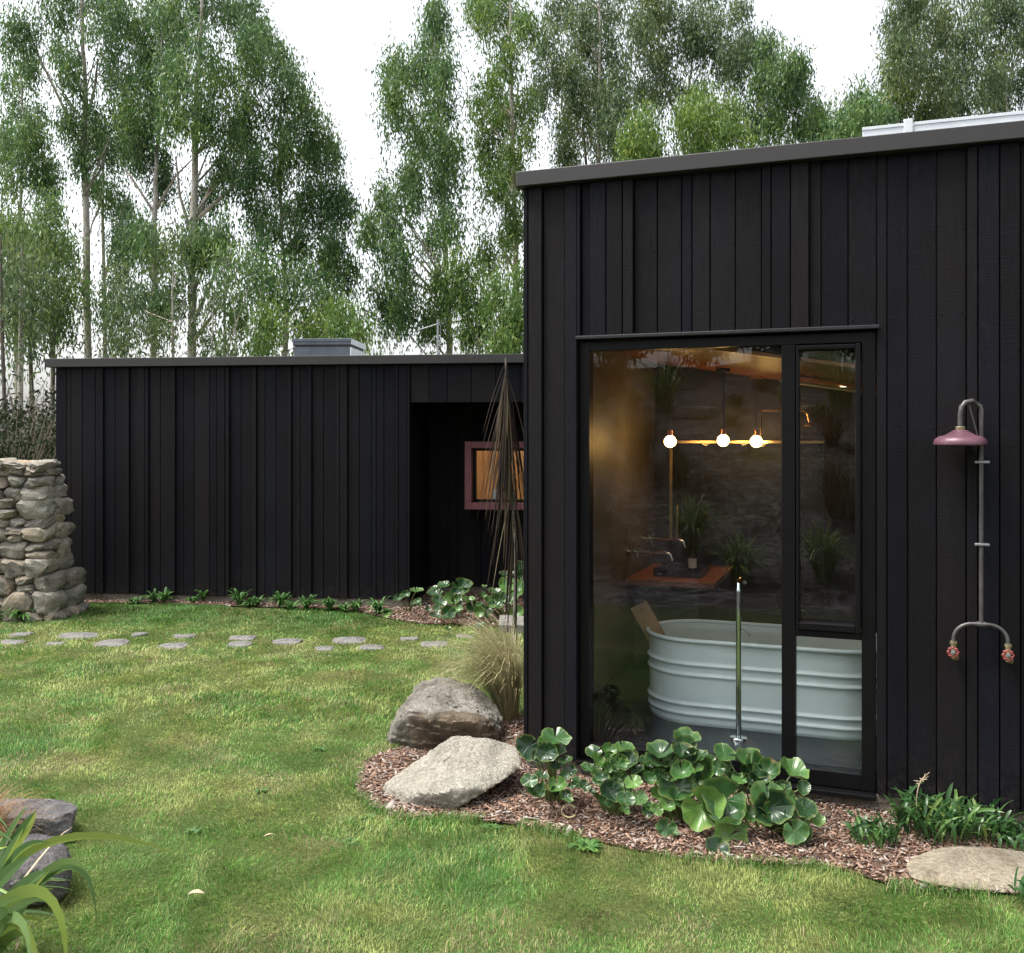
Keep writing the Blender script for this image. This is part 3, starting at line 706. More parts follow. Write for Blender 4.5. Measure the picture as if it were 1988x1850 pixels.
# stock tank tub
tu0, tu1 = .50, 1.90; tcv = .86; tw = .31; TH = .49
tub = nthing('bathtub', 'white ribbed metal stock tank bathtub standing behind the window', 'bathtub', (tu0+tu1)/2, tcv, FZ)
def stad(hl, r, n=22):    # stadium outline
    o = []
    for k in range(n+1): a = -math.pi/2+math.pi*k/n; o.append((hl+math.cos(a)*r, math.sin(a)*r))
    for k in range(n+1): a = math.pi/2+math.pi*k/n; o.append((-hl+math.cos(a)*r, math.sin(a)*r))
    return o
hl = (tu1-tu0)/2-tw
def shell(prof):
    vs, fs = [], []; n = None
    for dr, z in prof:
        ring = stad(hl, tw+dr); n = len(ring); vs += [(x, y, z) for x, y in ring]
    for i in range(len(prof)-1):
        for k in range(n): k2 = (k+1) % n; fs.append((i*n+k, i*n+k2, (i+1)*n+k2, (i+1)*n+k))
    return vs, fs, n
prof = [(-.012, .0), (-.006, .012)]
for z in np.linspace(.02, TH-.02, 95):
    bump_ = sum(.011*math.exp(-((z-c)/.0105)**2) for c in (.062, .115, .285, .345))
    prof.append((-.004+bump_+.004*z, z))
vs, fs, n = shell(prof); fs.append(tuple(range(n))[::-1]); MB().add(vs, fs).build('tub_wall', 'tub_white', tub, True)
vs, fs, n = shell([(.004, TH-.012), (-.006, TH-.02), (-.014, TH-.06), (-.02, .05), (-.05, .03)]); fs.append(tuple((4)*n+k for k in range(n)))
MB().add(vs, fs).build('tub_liner', 'tub_inside', tub, True)
ring = [(x, y, TH-.008) for x, y in stad(hl, tw+.006)]
MB().tube(ring+[ring[0]], .0125, 10, False).build('rim', 'tub_white', tub, True)
# board leaning in the tub
bu, bz = NL(1275, 1215, .75)
bd = nthing('bath_board', 'brown timber board leaning out of the left end of the bathtub', 'board', .66, .82, .40)
b = bmesh.new(); bmesh.ops.create_cube(b, size=1)
bmesh.ops.bevel(b, geom=b.edges[:], offset=.02, segments=1, affect='EDGES')
MB().bm(b, Matrix.Rotation(R(-30), 4, 'Y') @ Matrix.Translation((0, 0, .17)) @ Matrix.Diagonal((.11, .022, .55, 1))).build('plank', 'board_brown', bd)
# floor standing tap
tp = nthing('bath_tap', 'tall chrome floor standing tap in front of the bathtub', 'tap', NL(1434, 1300, .38)[0], .38, FZ)
MB().lathe([(0, 0), (.047, 0), (.047, .012), (.044, .015), (0, .015)], 28).build('base_plate', 'chrome', tp, True)
MB().tube([(0, 0, .014), (0, 0, .66)], .0155, 20).build('column', 'chrome', tp, True)
MB().tube([(0, 0, .66), (0, 0, .80), (0, .006, .835), (0, .03, .855), (0, .07, .86), (0, .19, .852), (0, .22, .84), (0, .228, .82)], .0155, 18).build('spout', 'chrome', tp, True)
MB().tube([(.012, .0, .60), (.03, .004, .592), (.06, .012, .56)], [.006, .005, .004], 10).build('lever', 'chrome', tp, True)
# pendants
for i, (px, py, v, topy, cop) in enumerate(((1301, 857, 1.75, None, 'copper'), (1404, 855, 1.95, 712, 'dark_seal'), (1468, 857, 2.35, 728, 'copper'))):
    u, z = NL(px, py, v); Yd = NC.y+ND.y*u+NV.y*v; r = 11.4/F*Yd
    lab = ('round glowing bulb on a short copper holder, nearest the tiled wall', 'round glowing bulb hanging from a dark ceiling rod', 'round glowing bulb on a copper holder, nearest the window mullion')[i]
    t = nthing('pendant_lamp', lab, 'lamp', u, v, z, 'globe pendant lamps in the bathroom')
    MB().lathe([(0.001, -r)]+[(r*math.cos(a), r*math.sin(a)) for a in np.linspace(-1.5, 1.1, 18)]+[(r*.36, r*1.08)], 24).build('bulb', 'bulb_glow', t, True)
    MB().lathe([(0.001, r*.95), (r*.42, r*.95), (r*.42, r*1.9), (r*.3, r*2.0), (0.001, r*2.0)], 20).build('socket', 'copper', t, True)
    top = cz(u)-z
    MB().tube([(0, 0, r*1.9), (0, 0, top-.01)], .004 if i != 1 else .011, 10).build('rod', 'dark_seal', t, True)
    MB().lathe([(0.001, top-.028), (.05, top-.028), (.05, top-.004), (0.001, top-.004)], 24).build('ceiling_rose', cop, t, True)
# skylight strip and downlight in the ceiling
u0, z0 = NL(1500, 712, 1.7)
s = nthing('ceiling_panel', 'white strip panel set in the timber bathroom ceiling', 'panel', u0+.05, 1.55, cz(u0+.3)-.014)
MB().bbox(0, 1.2, 0, .22, 0, .012, .003).build('panel_face', 'plaster', s); s.rotation_euler[1] = math.atan(.16)
u0, z0 = NL(1637, 733, 2.3)
s = nthing('downlight', 'small lit round downlight at the right of the bathroom ceiling', 'lamp', u0, 2.3, cz(u0)-.004)
MB().lathe([(.0, .0), (.028, .0)], 20).build('lens', 'downlight', s); MB().lathe([(.028, .003), (.036, -.002), (.04, .003)], 20).build('trim', 'white_alu', s, True)
# vanity
t = nthing('vanity', 'orange timber vanity top with a dark basin by the tiled wall', 'vanity', .14, 1.68, 0)
MB().bbox(0, .62, 0, .95, .77, .81, .004).build('counter', 'timber_red', t)
MB().box(.05, .5, .08, .88, FZ, .768).build('cabinet', 'wall_dark', t)
bs = MB(); bs.box(.16, .5, .2, .215, .812, .86); bs.box(.16, .5, .585, .6, .812, .86); bs.box(.16, .175, .216, .584, .812, .86); bs.box(.485, .5, .216, .584, .812, .86); bs.box(.176, .484, .216, .584, .812, .82)
bs.build('basin', 'tile_dark', t)
for i, (v, z, lab) in enumerate(((1.86, .985, 'chrome wall tap over the basin, nearer the window'), (2.35, 1.03, 'chrome wall tap over the basin, farther from the window'))):
    t = nthing('basin_tap', lab, 'tap', .112, v, z, 'wall taps over the vanity')
    MB().tube([(0, 0, 0), (.28, 0, 0), (.315, 0, -.012), (.33, 0, -.06)], .011, 12).build('spout', 'chrome', t, True)
    MB().lathe([(0.001, 0), (.028, 0), (.028, .012), (0.001, .012)], 20, Matrix.Rotation(R(90), 4, 'Y')).build('flange', 'chrome', t, True)
    MB().tube([(.06, 0, 0), (.06, 0, .03), (.09, -.02, .04)], [.012, .01, .007], 10).build('handle', 'chrome', t, True)
    MB().tube([(.05, .1, 0), (.05, .1, -.05)], .01, 10).build('knob', 'chrome', t, True)
# bottle on the vanity
t = nthing('soap_bottle', 'small dark soap bottle with a pale label on the vanity', 'bottle', .52, 2.2, .812)
MB().lathe([(0.001, 0), (.03, 0), (.032, .01), (.032, .11), (.012, .135), (.012, .15), (.016, .152), (.016, .17), (0.001, .17)], 18).build('flask', 'dark_seal', t, True)
MB().lathe([(.0325, .03), (.0325, .1)], 18).build('paper_label', 'bottle_white', t, True)
# brass framed shower screen against the back wall
t = nthing('shower_screen', 'glass shower screen with a pale brass top rail and post', 'shower screen', 0, 0, 0)
u0, z0 = NL(1303, 857, 2.5); u1 = NL(1600, 857, 2.5)[0]; zb = NL(1303, 1045, 2.5)[1]
MB().bbox(u0, u1, 2.49, 2.51, z0-.014, z0+.008, .002).build('top_rail', 'brass_bright', t)
MB().bbox(u0-.012, u0+.01, 2.488, 2.508, zb, z0-.016, .002).build('post', 'brass_bright', t)
up = NL(1415, 900, 2.5)[0]
MB().box(u0+.012, up-.004, 2.497, 2.503, FZ+.002, z0-.016).build('pane', 'glass_small', t); MB().box(up+.004, u1, 2.497, 2.503, FZ+.002, z0-.016).build('pane', 'glass_small', t)
uh = NL(1281, 1000, 2.45)[0]
MB().tube([(u0+.06, 2.46, 1.28), (u0+.06, 2.43, 1.28), (u0+.06, 2.43, 1.02), (u0+.06, 2.46, 1.02)], .008, 10).build('handle', 'brass_bright', t, True)
t = nthing('wall_shower', 'bent brass shower arm at the right of the bulbs', 'shower', 0, 0, 0)
a = [NL(1477, 845, 2.3), NL(1477, 802, 2.3), NL(1481, 797, 2.3), NL(1560, 797, 2.3), NL(1568, 805, 2.3), NL(1572, 822, 2.3)]
MB().tube([(u, 2.3, z) for u, z in a], .007, 10).build('pipe', 'brass_bright', t, True)
MB().lathe([(.0, .02), (.012, .02), (.04, 0), (.04, -.008), (.0, -.008)], 20, Matrix.Translation((a[-1][0], 2.3, a[-1][1]-.015))).build('rose', 'brass_bright', t, True)

# --- solar panels on the near roof
RZ = fz0+.068
for i, (pa, pb) in enumerate(((1674, 1768), (1774, 2060))):
    ua, ub = frame_u(NC, ND, NV, pa, .12), frame_u(NC, ND, NV, pb, .12)
    t = nthing('solar_panel', ('short white framed solar panel end at the left on the roof', 'long white framed solar panel running off to the right on the roof')[i], 'solar panel', ua, .12, RZ, 'solar panels on the tall roof')
    mb = MB(); L = ub-ua
    mb.bbox(0, L, 0, .012, .05, .115, .002); mb.bbox(0, L, -.006, .0, .05, .062, .001); mb.bbox(0, L, -.005, 0, .1, .115, .001); mb.bbox(0, .012, .013, 1.0, .05, .114, .002); mb.bbox(L-.012, L, .013, 1.0, .05, .114, .002); mb.bbox(0, L, 1.001, 1.012, .05, .114, .002)
    mb.build('frame', 'white_alu', t); MB().box(.013, L-.013, .013, 1.0, .102, .108).build('cell_sheet', 'pv', t)
    for q in (.02, L-.06): MB().box(q, q+.04, .03, .07, -.006, .049).build('foot', 'galv', t)
    if i: MB().bbox(-.045, -.004, -.012, .03, .028, .132, .003).build('clamp', 'white_alu', t)

# --- outdoor shower
su, sz = NL(1905, 1210, -.09)
sh = nthing('outdoor_shower', 'weathered pipe shower with a red rose and two tap wheels on the black wall', 'shower', su, -.09, 0)
def SL(px, py, v=-.09): u, z = NL(px, py, v); return (u-su, z)
ztee = SL(1905, 1212)[1]; ztop = SL(1905, 783)[1]; zr0 = SL(1862, 833)[1]
xl = SL(1862, 800)[0]
MB().tube([(0, 0, ztee), (0, 0, ztop-.06)], .0098, 16).build('riser', 'copper_pipe', sh, True)
arc = [(0, 0, ztop-.062), (0, 0, ztop-.03), (-.006, 0, ztop-.012), (-.024, -.004, ztop-.0), (xl+.05, -.05, ztop+.01), (xl+.022, -.058, ztop+.004), (xl+.005, -.062, ztop-.018), (xl, -.063, ztop-.05), (xl, -.063, zr0+.005)]
MB().tube(arc, .0112, 16).build('gooseneck', 'copper_pipe', sh, True)
MB().tube([(-.05, -.015, ztop-.01), (-.005, 0, ztop-.19)], .004, 8).build('stay', 'copper_pipe', sh, True)
rz = SL(1862, 862)[1]; rs_ = 48.5/F*4.45
MB().lathe([(.018, zr0+.0-rz+.012), (.021, zr0-rz+.01), (.021, zr0-rz-.008), (.017, zr0-rz-.012), (.017, zr0-rz-.03)], 20, Matrix.Translation((xl, -.063, rz))).build('coupling', 'brass', sh, True)
ro = MB().lathe([(.018, .068), (.03, .062), (.05, .05), (.062, .043), (.066, .040), (rs_*.8, .035), (rs_*.95, .022), (rs_, .008), (rs_*.99, -.002), (rs_*.9, -.006), (.0, -.004)], 40, Matrix.Translation((xl, -.063, rz))).build('rose', 'rose_red', sh, True)
for py in (897, 1057):
    z = SL(1905, py)[1]; mb = MB(); mb.bbox(-.028, .034, -.018, .018, z-.006, z+.006, .003); mb.tube([(0, .018, z), (0, .072, z)], .006, 8)
    mb.build('pipe_clip', 'galv', sh, True)
xa, za = SL(1851, 1262); xb, zb_ = SL(1957, 1268)
def elbow(x, z): return [(math.copysign(.012, x), 0, ztee)]+[(x*(.3+.7*math.sin(q)), 0, ztee-.075*(1-math.cos(q))) for q in np.linspace(0, math.pi/2, 9)]+[(x, 0, z+.035)]
br = MB(); br.tube(elbow(xa, za), .0088, 14); br.tube(elbow(xb, zb_), .0088, 14); br.build('branch_pipe', 'copper_pipe', sh, True)
MB().tube([(-.02, 0, ztee), (.02, 0, ztee)], .0125, 14).build('tee', 'copper_pipe', sh, True)
for x, z in ((xa, za), (xb, zb_)):
    mb = MB(); mb.tube([(x, 0, z+.042), (x, 0, z+.03)], .0165, 6); mb.tube([(x, 0, z+.03), (x, 0, z-.01)], .0125, 14); mb.tube([(x, 0, z-.008), (x, 0, z-.03), (x+.012, .02, z-.04), (x+.014, .06, z-.04)], .014, 12); mb.tube([(x, -.01, z), (x-.004, -.045, z)], .008, 12)
    vb = mb.build('valve', 'brass', sh, True)
    mb = MB(); cc = Vector((x-.005, -.05, z)); n = 8; ringp = []
    for k in range(48):
        a = 2*math.pi*k/48; r_ = .0205+.003*math.cos(a*8); ringp.append(cc+Vector((math.cos(a)*r_, 0, math.sin(a)*r_)))
    mb.tube(ringp+[ringp[0]], .0044, 8, False)
    for k in range(4): a = math.pi/4+k*math.pi/2; mb.tube([cc, cc+Vector((math.cos(a)*.019, 0, math.sin(a)*.019))], .0038, 6)
    mb.build('wheel', 'valve_red', vb, True)
    MB().lathe([(0.001, .012), (.009, .01), (.009, -.006), (.001, -.006)], 12, Matrix.Translation(cc) @ Matrix.Rotation(R(90), 4, 'X')).build('hub_nut', 'galv', vb, True)

# ------------------------------------------------------------------ far house wing
fz = [295,348,370,428,478,500,540,597,650,672,712,752,772,828,885,908,948,1002,1062,1084,1122,1163,1185,1243,1300,1323,1365,1422,1480,1503,1545,1585,1607,1665,1725,1750,1790,1848,1910,1935,1975,2030,2052,2095,2112]
fe = [frame_u(FC, FD, FV, q*.378, 0) for q in fz]; fe[0] = 0
RU0 = frame_u(FC, FD, FV, 797, 0); fe[-1] = RU0; RZ1 = FL(900, 781)[1]; FT = 2.585; FCB = .075; RD = 1.0; REND = 7.0
wing = thing('low_black_house', 'long low black timber clad house across the lawn', 'house', FC, FAR_ROT)
mb = MB(); boards(mb, fe, FCB, FT, 0, seed=8, proud=.020)
rr = random.Random(12); e2 = [RU0+.003]
while e2[-1] < REND: e2.append(e2[-1]+rr.choice([.12, .2, .26]))
boards(mb, e2, RZ1, FT, 0, seed=9)
# recess back wall boards and jamb boards
e3 = [RU0-.05]
while e3[-1] < REND: e3.append(e3[-1]+rr.choice([.12, .2, .27]))
boards(mb, e3, FCB, RZ1-.002, RD, seed=10)
clad2 = mb.build('cladding', 'clad', wing)
mb = MB(); v = .004
while v < RD-.03: w = rr.choice([.12, .2]); mb.bbox(RU0-.018, RU0-.001, v, min(v+w-.004, RD-.022), FCB, RZ1-.002, .002); v += w
mb.build('jamb_cladding', 'clad', wing)
mb = MB(); RB = RD+.0
# red window opening in recess back wall
rwv = RD-.36
ru0, rz1 = FL(902, 857, rwv); rz0 = FL(902, 989, rwv)[1]; ru1 = ru0+1.35
iu0, iu1, iz0, iz1 = ru0+.075, ru1-.075, rz0+.075, rz1-.075
mb.box(0, RU0-.02, .002, .1, FCB, FT); mb.box(RU0-.018, REND, .002, .1, RZ1, FT)
mb.box(0, .1, .102, 5, FCB, FT); mb.box(RU0-.12, RU0-.02, .102, RD-.024, FCB, RZ1)
mb.box(REND, REND+.1, .002, 5, FCB, FT); mb.box(.102, REND, 4.9, 5, FCB, FT)
mb.box(RU0-.12, REND, RD+.002, RD+.06, iz1, RZ1+.1); mb.box(RU0-.12, REND, RD+.002, RD+.06, FCB, iz0); mb.box(RU0-.12, iu0, RD+.002, RD+.06, iz0, iz1); mb.box(iu1, REND, RD+.002, RD+.06, iz0, iz1)
mb.build('wall', 'black_alu', wing)
MB().box(RU0, REND, .102, RD, RZ1+.002, RZ1+.04).build('soffit', 'black_alu', wing)
MB().bbox(.004, RU0-.02, -.002, .3, -.3, FCB-.004, .004).build('plinth', 'concrete', wing)
MB().bbox(RU0-.1, REND, RD-.004, RD+.2, -.3, FCB-.004, .004).build('plinth', 'concrete', wing)
MB().bbox(-.09, REND+.1, -.09, -.005, FT+.002, FT+.096, .004).build('fascia', 'fascia', wing)
MB().bbox(-.09, -.005, -.004, 5.05, FT+.002, FT+.096, .004).build('fascia', 'fascia', wing)
MB().box(-.004, REND+.1, -.004, 5.05, FT+.004, FT+.08).build('roof', 'roofing', wing)
# cut the recess boards behind the red window: rebuild that wall with an opening
bpy.data.objects.remove(clad2)
mb = MB(); boards(mb, fe, FCB, FT, 0, seed=8, proud=.020); boards(mb, e2, RZ1, FT, 0, seed=9); boards(mb, e3, FCB, RZ1-.002, RD, (iu0, iu1, iz0, iz1), seed=10)
mb.build('cladding', 'clad', wing)
mb = MB(); a, b = rwv, RD-.03
bw = MB(); bw.bbox(ru0, iu0, a, RD-.021, rz0, rz1, .004); bw.bbox(iu1, ru1, a, RD-.021, rz0, rz1, .004); bw.bbox(iu0, iu1, a+.001, RD-.021, iz1, rz1, .004); bw.bbox(iu0, iu1, a+.001, RD-.021, rz0, iz0, .004)
rw = bw.build('window', 'red_frame', wing); rw['label'] = 'dull red box window with a deep projecting surround'
s_ = .032; fr = MB(); g0, g1 = rwv+.13, rwv+.18
fr.box(iu0+.001, iu0+s_, g0, g1, iz0+.001, iz1-.001); fr.box(iu1-s_, iu1-.001, g0, g1, iz0+.001, iz1-.001); fr.box(iu0+s_, iu1-s_, g0, g1, iz1-s_, iz1-.001); fr.box(iu0+s_, iu1-s_, g0, g1, iz0+.001, iz0+s_)
fr.build('frame', 'black_alu', rw); MB().box(iu0+s_, iu1-s_, g0+.02, g0+.026, iz0+s_, iz1-s_).build('pane', 'glass_small', rw)
# lit room behind it
ro = MB(); q0, q1 = RD+.062, RD+2.2; x0, x1 = iu0-.25, iu1+.5
ro.box(x0, x1, q1, q1+.03, .1, 2.3); ro.box(x0-.03, x0, q0, q1, .1, 2.3); ro.box(x1, x1+.03, q0, q1, .1, 2.3); ro.box(x0, x1, q0, q1, .07, .1); ro.box(x0, x1, q0, q1, 2.3, 2.33)
ro.build('room_lining', 'ply', wing)
MB().bbox(iu0+.26, iu0+.31, q0+.7, q0+.75, .102, 2.29, .004).build('door_post', 'plaster', wing)
MB().bbox(iu0+.62, iu0+1.2, q0+1.2, q0+1.25, .102, 2.2, .004).build('room_door', 'plaster', wing)
t = thing('room_lamp', 'lit ceiling lamp inside the room behind the red window', 'lamp', FW((x0+x1)/2-.2, RD+1.0, 2.298), FAR_ROT)
MB().lathe([(0.001, -.05), (.10, -.04), (.12, -.002), (.001, -.002)], 24).build('diffuser', 'room_lamp', t, True)
u, z = FL(961, 968, rwv+.22)
t = thing('soap_bottle', 'white bottle standing on the sill of the red window', 'bottle', FW(u, rwv+.25, iz0+.002), FAR_ROT)
MB().lathe([(0.001, 0), (.034, 0), (.036, .006), (.03, .09), (.024, .14), (.018, .145), (0.001, .145)], 18, None, 1, .7).build('flask', 'bottle_white', t, True)
# roof things
A = P(568, 690, 12.0); B_ = P(683, 690, 12.0)
w = B_.x-A.x; z0 = FT+.082
t = thing('skylight_box', 'grey and white metal skylight box with a flat lid on the low roof', 'skylight', (A.x, A.y, z0), R(-4))
MB().bbox(.012, w-.012, .012, .78, -.01, .245, .004).build('curb', 'grey_panel', t)
mb = MB(); mb.bbox(0, w, 0, .80, .272, .308, .005); mb.bbox(-.006, w+.006, -.006, .806, .310, .35, .005); mb.build('lid', 'grey_panel', t); MB().box(.02, w-.02, .02, .78, .246, .271).build('seal', 'dark_seal', t)
MB().bbox(w-.011, w+.004, -.002, .79, -.01, .24, .002).build('side_panel', 'white_alu', t); MB().bbox(w+.001, w+.008, -.003, .802, .276, .347, .002).build('side_trim', 'white_alu', t)
A = P(530, 690, 12.8)
t = thing('roof_vent', 'low pale roof vent beside the skylight box', 'vent', (A.x, A.y, z0), R(-7))
MB().lathe([(.22, 0), (.22, .05), (.19, .085), (.08, .105), (.0, .108)], 28, None, 1, .6).build('cowl', 'white_alu', t, True)
A = P(850, 690, 13.0)
t = thing('aerial_mast', 'thin galvanised aerial mast with stays on the low roof', 'aerial', (A.x, A.y, z0))
k_ = 13/F
MB().tube([(0, 0, 0), (0, 0, 103*k_)], .014, 8).build('mast', 'galv', t, True)
mb = MB(); mb.tube([(-4*k_, 0, 72*k_), (-62*k_, .1, 2*k_)], .007, 6); mb.tube([(2*k_, 0, 38*k_), (26*k_, .1, 0)], .007, 6); mb.build('stay', 'galv', t, True)
mb = MB(); mb.tube([(-34*k_, 0, 84*k_), (4*k_, 0, 96*k_)], .006, 6)
for q in range(5): x = (-32+q*7)*k_; z = (85+q*2.1)*k_; mb.tube([(x, -.12, z), (x, .12, z)], .003, 5)
mb.tube([(2*k_, 0, 100*k_), (5*k_, 0, 94*k_), (5*k_, .02, 70*k_), (2*k_, 0, 64*k_)], .004, 6); mb.build('antenna', 'galv', t, True)

# ------------------------------------------------------------------ dry stone wall
def stone_wall():
    r = random.Random(31); mb = MB()
    A = P(116, 1203, 9.7)         # foot of the wall end
    ang = R(6); H = 1.56
    xe = A.x                       # right end x at foot
    zc = -.05; row = 0
    def prof_x(z): q = max(0, min(1, z/H)); return xe-.20*q**.75-(.05 if z > .35 else 0)
    def front_y(z): return A.y-.02+.16*(z/H)
    def stone(c, sx, sy, sz, rot):
        b = bmesh.new(); bmesh.ops.create_icosphere(b, subdivisions=3, radius=1)
        so = Vector((r.uniform(0, 99), r.uniform(0, 99), r.uniform(0, 99))); pw = r.uniform(5, 14)
        cut = [(Vector((r.uniform(-1, 1), r.uniform(-1, 1), r.uniform(-.5, .5))).normalized(), r.uniform(.72, .97)) for _ in range(9)]
        for v in b.verts:
            d = v.co.normalized(); k = (abs(d.x)**pw+abs(d.y)**pw+abs(d.z)**pw)**(-1/pw)
            for n_, dd in cut:
                q = d.dot(n_)
                if q > 0: k = min(k, dd*1.25/q)
            k *= 1+mnoise.fractal(d*2.4+so, 1, 2, 3)*.10
            v.co = Vector((d.x*k*sx, d.y*k*sy, d.z*k*sz))
        b.transform(Matrix.Translation(c) @ Matrix.Rotation(rot, 4, 'Z') @ Matrix.Rotation(r.uniform(-.16, .16), 4, 'Y') @ Matrix.Rotation(r.uniform(-.1, .15), 4, 'X'))
        mb.bm(b)
    z = zc
    while z < H-.02:
        h = r.choice([.07, .09, .11, .13, .16, .18]) if z > .25 else r.choice([.12, .15, .19])
        if z+h > H: h = H-z
        # front face, right to left
        x = prof_x(z+h/2)
        while x > xe-2.6:
            w = h*r.uniform(1.0, 2.1) if h > .09 else h*r.uniform(1.3, 2.7)
            sub = (2 if r.random() < .7 else 3) if (h > .12 and r.random() < .3) else 1
            for q in range(sub):
                hh = h/sub; stone(Vector((x-w/2, front_y(z)+.16+r.uniform(-.02, .025), z+hh*(q+.5))), w/2*1.08, .17, hh/2*r.uniform(1.05, 1.16), r.uniform(-.05, .05))
            x -= w
        # end face going back
        y = front_y(z)+.28
        while y < A.y+.46:
            w = h*r.uniform(1.3, 2.6); stone(Vector((prof_x(z+h/2)-.13+r.uniform(-.02, .02)+(y-A.y)*.02, y+w/2, z+h/2)), .15, w/2*1.1, h/2*1.14, r.uniform(-.06, .06)); y += w
        z += h*.97
    # cope stones and core
    mb.box(xe-2.6, xe-.34, A.y+.2, A.y+.5, -.2, H-.06)
    x = prof_x(H)+.02
    while x > xe-2.6: 
        w = r.uniform(.14, .34); stone(Vector((x-w/2, A.y+.32+r.uniform(-.03, .03), H-.035+r.uniform(-.015, .02))), w/2*1.0, .24, r.uniform(.03, .055), r.uniform(-.1, .1)); x -= w
    o = mb.build('stone_wall', 'wallstone', None, True); o.data.set_sharp_from_angle(angle=R(32))
    return tag(o, 'grey dry stone wall end with a flared foot beside the lawn', 'stone wall')
stone_wall()

# ------------------------------------------------------------------ leafy plants
def lig_leaf(c, nrm, R_, seed, cup=.25, base_dir=None):
    """kidney shaped leaf as vertices/faces/colours; petiole joins at its notch"""
    r = random.Random(seed); nrm = Vector(nrm).normalized()
    fwd = Vector(base_dir) if base_dir is not None else Vector((r.uniform(-.6, .6), -.6, -.5))
    fwd = (fwd-nrm*fwd.dot(nrm)).normalized(); side = fwd.cross(nrm)
    nr, na = 6, 40; vs, cs, fs = [], [], []
    o = -fwd*R_*.32
    ph = r.uniform(0, 6); wav = r.uniform(.05, .15); rnd = r.random()
    for i in range(nr+1):
        q = i/nr
        for k in range(na+1):
            a = -math.pi*.955+2*math.pi*.955*k/na       # 0 = tip, +-pi = notch
            rad = R_*(1.12-.18*math.cos(a)**2*(1 if abs(a) < 1.6 else .2))*(1-.06*math.cos(2*a))
            rad *= 1+.035*math.sin(9*a+ph)
            rr_ = rad*q*(1.18 if abs(a) < 1.5 else 1.05)
            hgt = cup*R_*q*q+wav*R_*q*q*math.sin(5*a+ph)+.007*R_*q*math.sin(a*11)
            p = Vector(c)+o+fwd*(math.cos(a)*rr_)+side*(math.sin(a)*rr_)+nrm*(hgt-cup*R_*.4)
            vs.append(p); cs.append((q, k/na, rnd))
    for i in range(nr):
        for k in range(na):
            a = i*(na+1)+k; fs.append((a, a+1, a+na+2, a+na+1))
    return vs, fs, cs, Vector(c)+o-nrm*cup*R_*.4
def lig_plant(base, leaves, label, group, seed=0):
    t = thing('ligularia', label, 'plant', base, 0, group); V, Fa, Cs = [], [], []; st = MB(); base = Vector(base)
    for i, (c, nrm, R_) in enumerate(leaves):
        c = Vector(c); out = c-base; out.z = 0
        vs, fs, cs, j = lig_leaf(c-base, nrm, R_, seed*100+i, random.Random(seed*91+i).uniform(.2, .75), out*1.2+Vector((0, -.10, -.06)))
        o = len(V); V += vs; Cs += cs; Fa += [tuple(q+o for q in f) for f in fs]
        foot = Vector((out.x*.25, out.y*.25, .0)); mid = Vector((out.x*.5, out.y*.5+.03, max(j.z*.75, .03)))
        st.tube(bez(foot, mid, j, 7), [.006, .0055, .005, .0045, .004, .004, .0035], 7)
    np_mesh('foliage', np.array([v[:] for v in V]), np.array(Fa), 'ligularia_leaf', t, ('leafc', np.array(Cs)), True)
    st.build('stem', 'stem_green', t, True); return t
A5 = [(408,132,75,'u'),(395,192,62,'f'),(30,195,40,'f'),(125,240,58,'f'),(110,185,55,'u'),(260,205,65,'u'),(250,245,60,'u'),(490,300,58,'f'),(435,250,48,'u'),(560,200,55,'u'),(560,245,50,'f'),(675,228,88,'u'),(785,305,78,'f'),(920,295,80,'u'),
 (350,385,76,'f'),(255,405,45,'f'),(175,425,52,'f'),(40,400,62,'f'),(90,335,45,'f'),(555,440,112,'F'),(790,440,100,'f'),(720,385,40,'u'),(880,430,60,'s'),(965,480,62,'s'),(585,610,92,'F'),(920,590,72,'F'),(300,570,46,'F'),(420,330,55,'f'),(230,300,55,'f'),(530,365,42,'f'),(320,300,40,'u'),(640,330,50,'u'),(860,380,50,'f'),(110,430,40,'f'),(470,220,45,'u'),(0,260,50,'u'),(690,500,40,'f'),(150,350,50,'f'),(380,300,50,'f'),(200,250,45,'u')]
A2 = [(50,1150,62,'F'),(215,1100,82,'u'),(205,1180,68,'u'),(290,1280,48,'f'),(225,1360,58,'f'),(110,1375,55,'F'),(410,1170,60,'u'),(520,1160,50,'u'),(600,1180,50,'u'),(610,1225,62,'f'),(390,1260,50,'u'),(480,1230,50,'u'),(140,1300,45,'u'),(160,1120,45,'u'),(70,1330,45,'f'),(330,1330,40,'u'),(540,1290,50,'f'),(440,1300,45,'f')]
NRM = {'u': (0, -.30, .95), 'f': (0, -.72, .69), 'F': (0, -.93, .37), 's': (.5, -.55, .65)}
lv = [(1169+.412*x, 1377.6+.412*y, r*.412, k) for x, y, r, k in A5]+[(1002+.357*x, 1043.7+.357*y, r*.357, k) for x, y, r, k in A2]
rr = random.Random(77)
def lig_fill(lv, n, seed):
    r = random.Random(seed); o = []
    for _ in range(n):
        x, y, q, k = r.choice(lv); o.append((x+r.uniform(-26, 26), y+r.uniform(4, 34), q*r.uniform(.5, .9), r.choice('ufFs')))
    return lv+o
def lig_place(lv, Yf, split, bases, labels, group, seed):
    grp = [[] for _ in bases]
    for px, py, r, k in lv:
        Y = Yf(px, py); c = P(px, py, Y); n = Vector(NRM[k])+Vector((rr.uniform(-.25, .25), rr.uniform(-.12, .12), rr.uniform(-.1, .1)))
        i = sum(px > s for s in split); grp[i].append((c, n, r/F*Y*rr.uniform(.66, .92)))
    for i, (b, g, l) in enumerate(zip(bases, grp, labels)):
        lig_plant((b.x, b.y, gh(b.x, b.y)), g, l, group, seed+i)
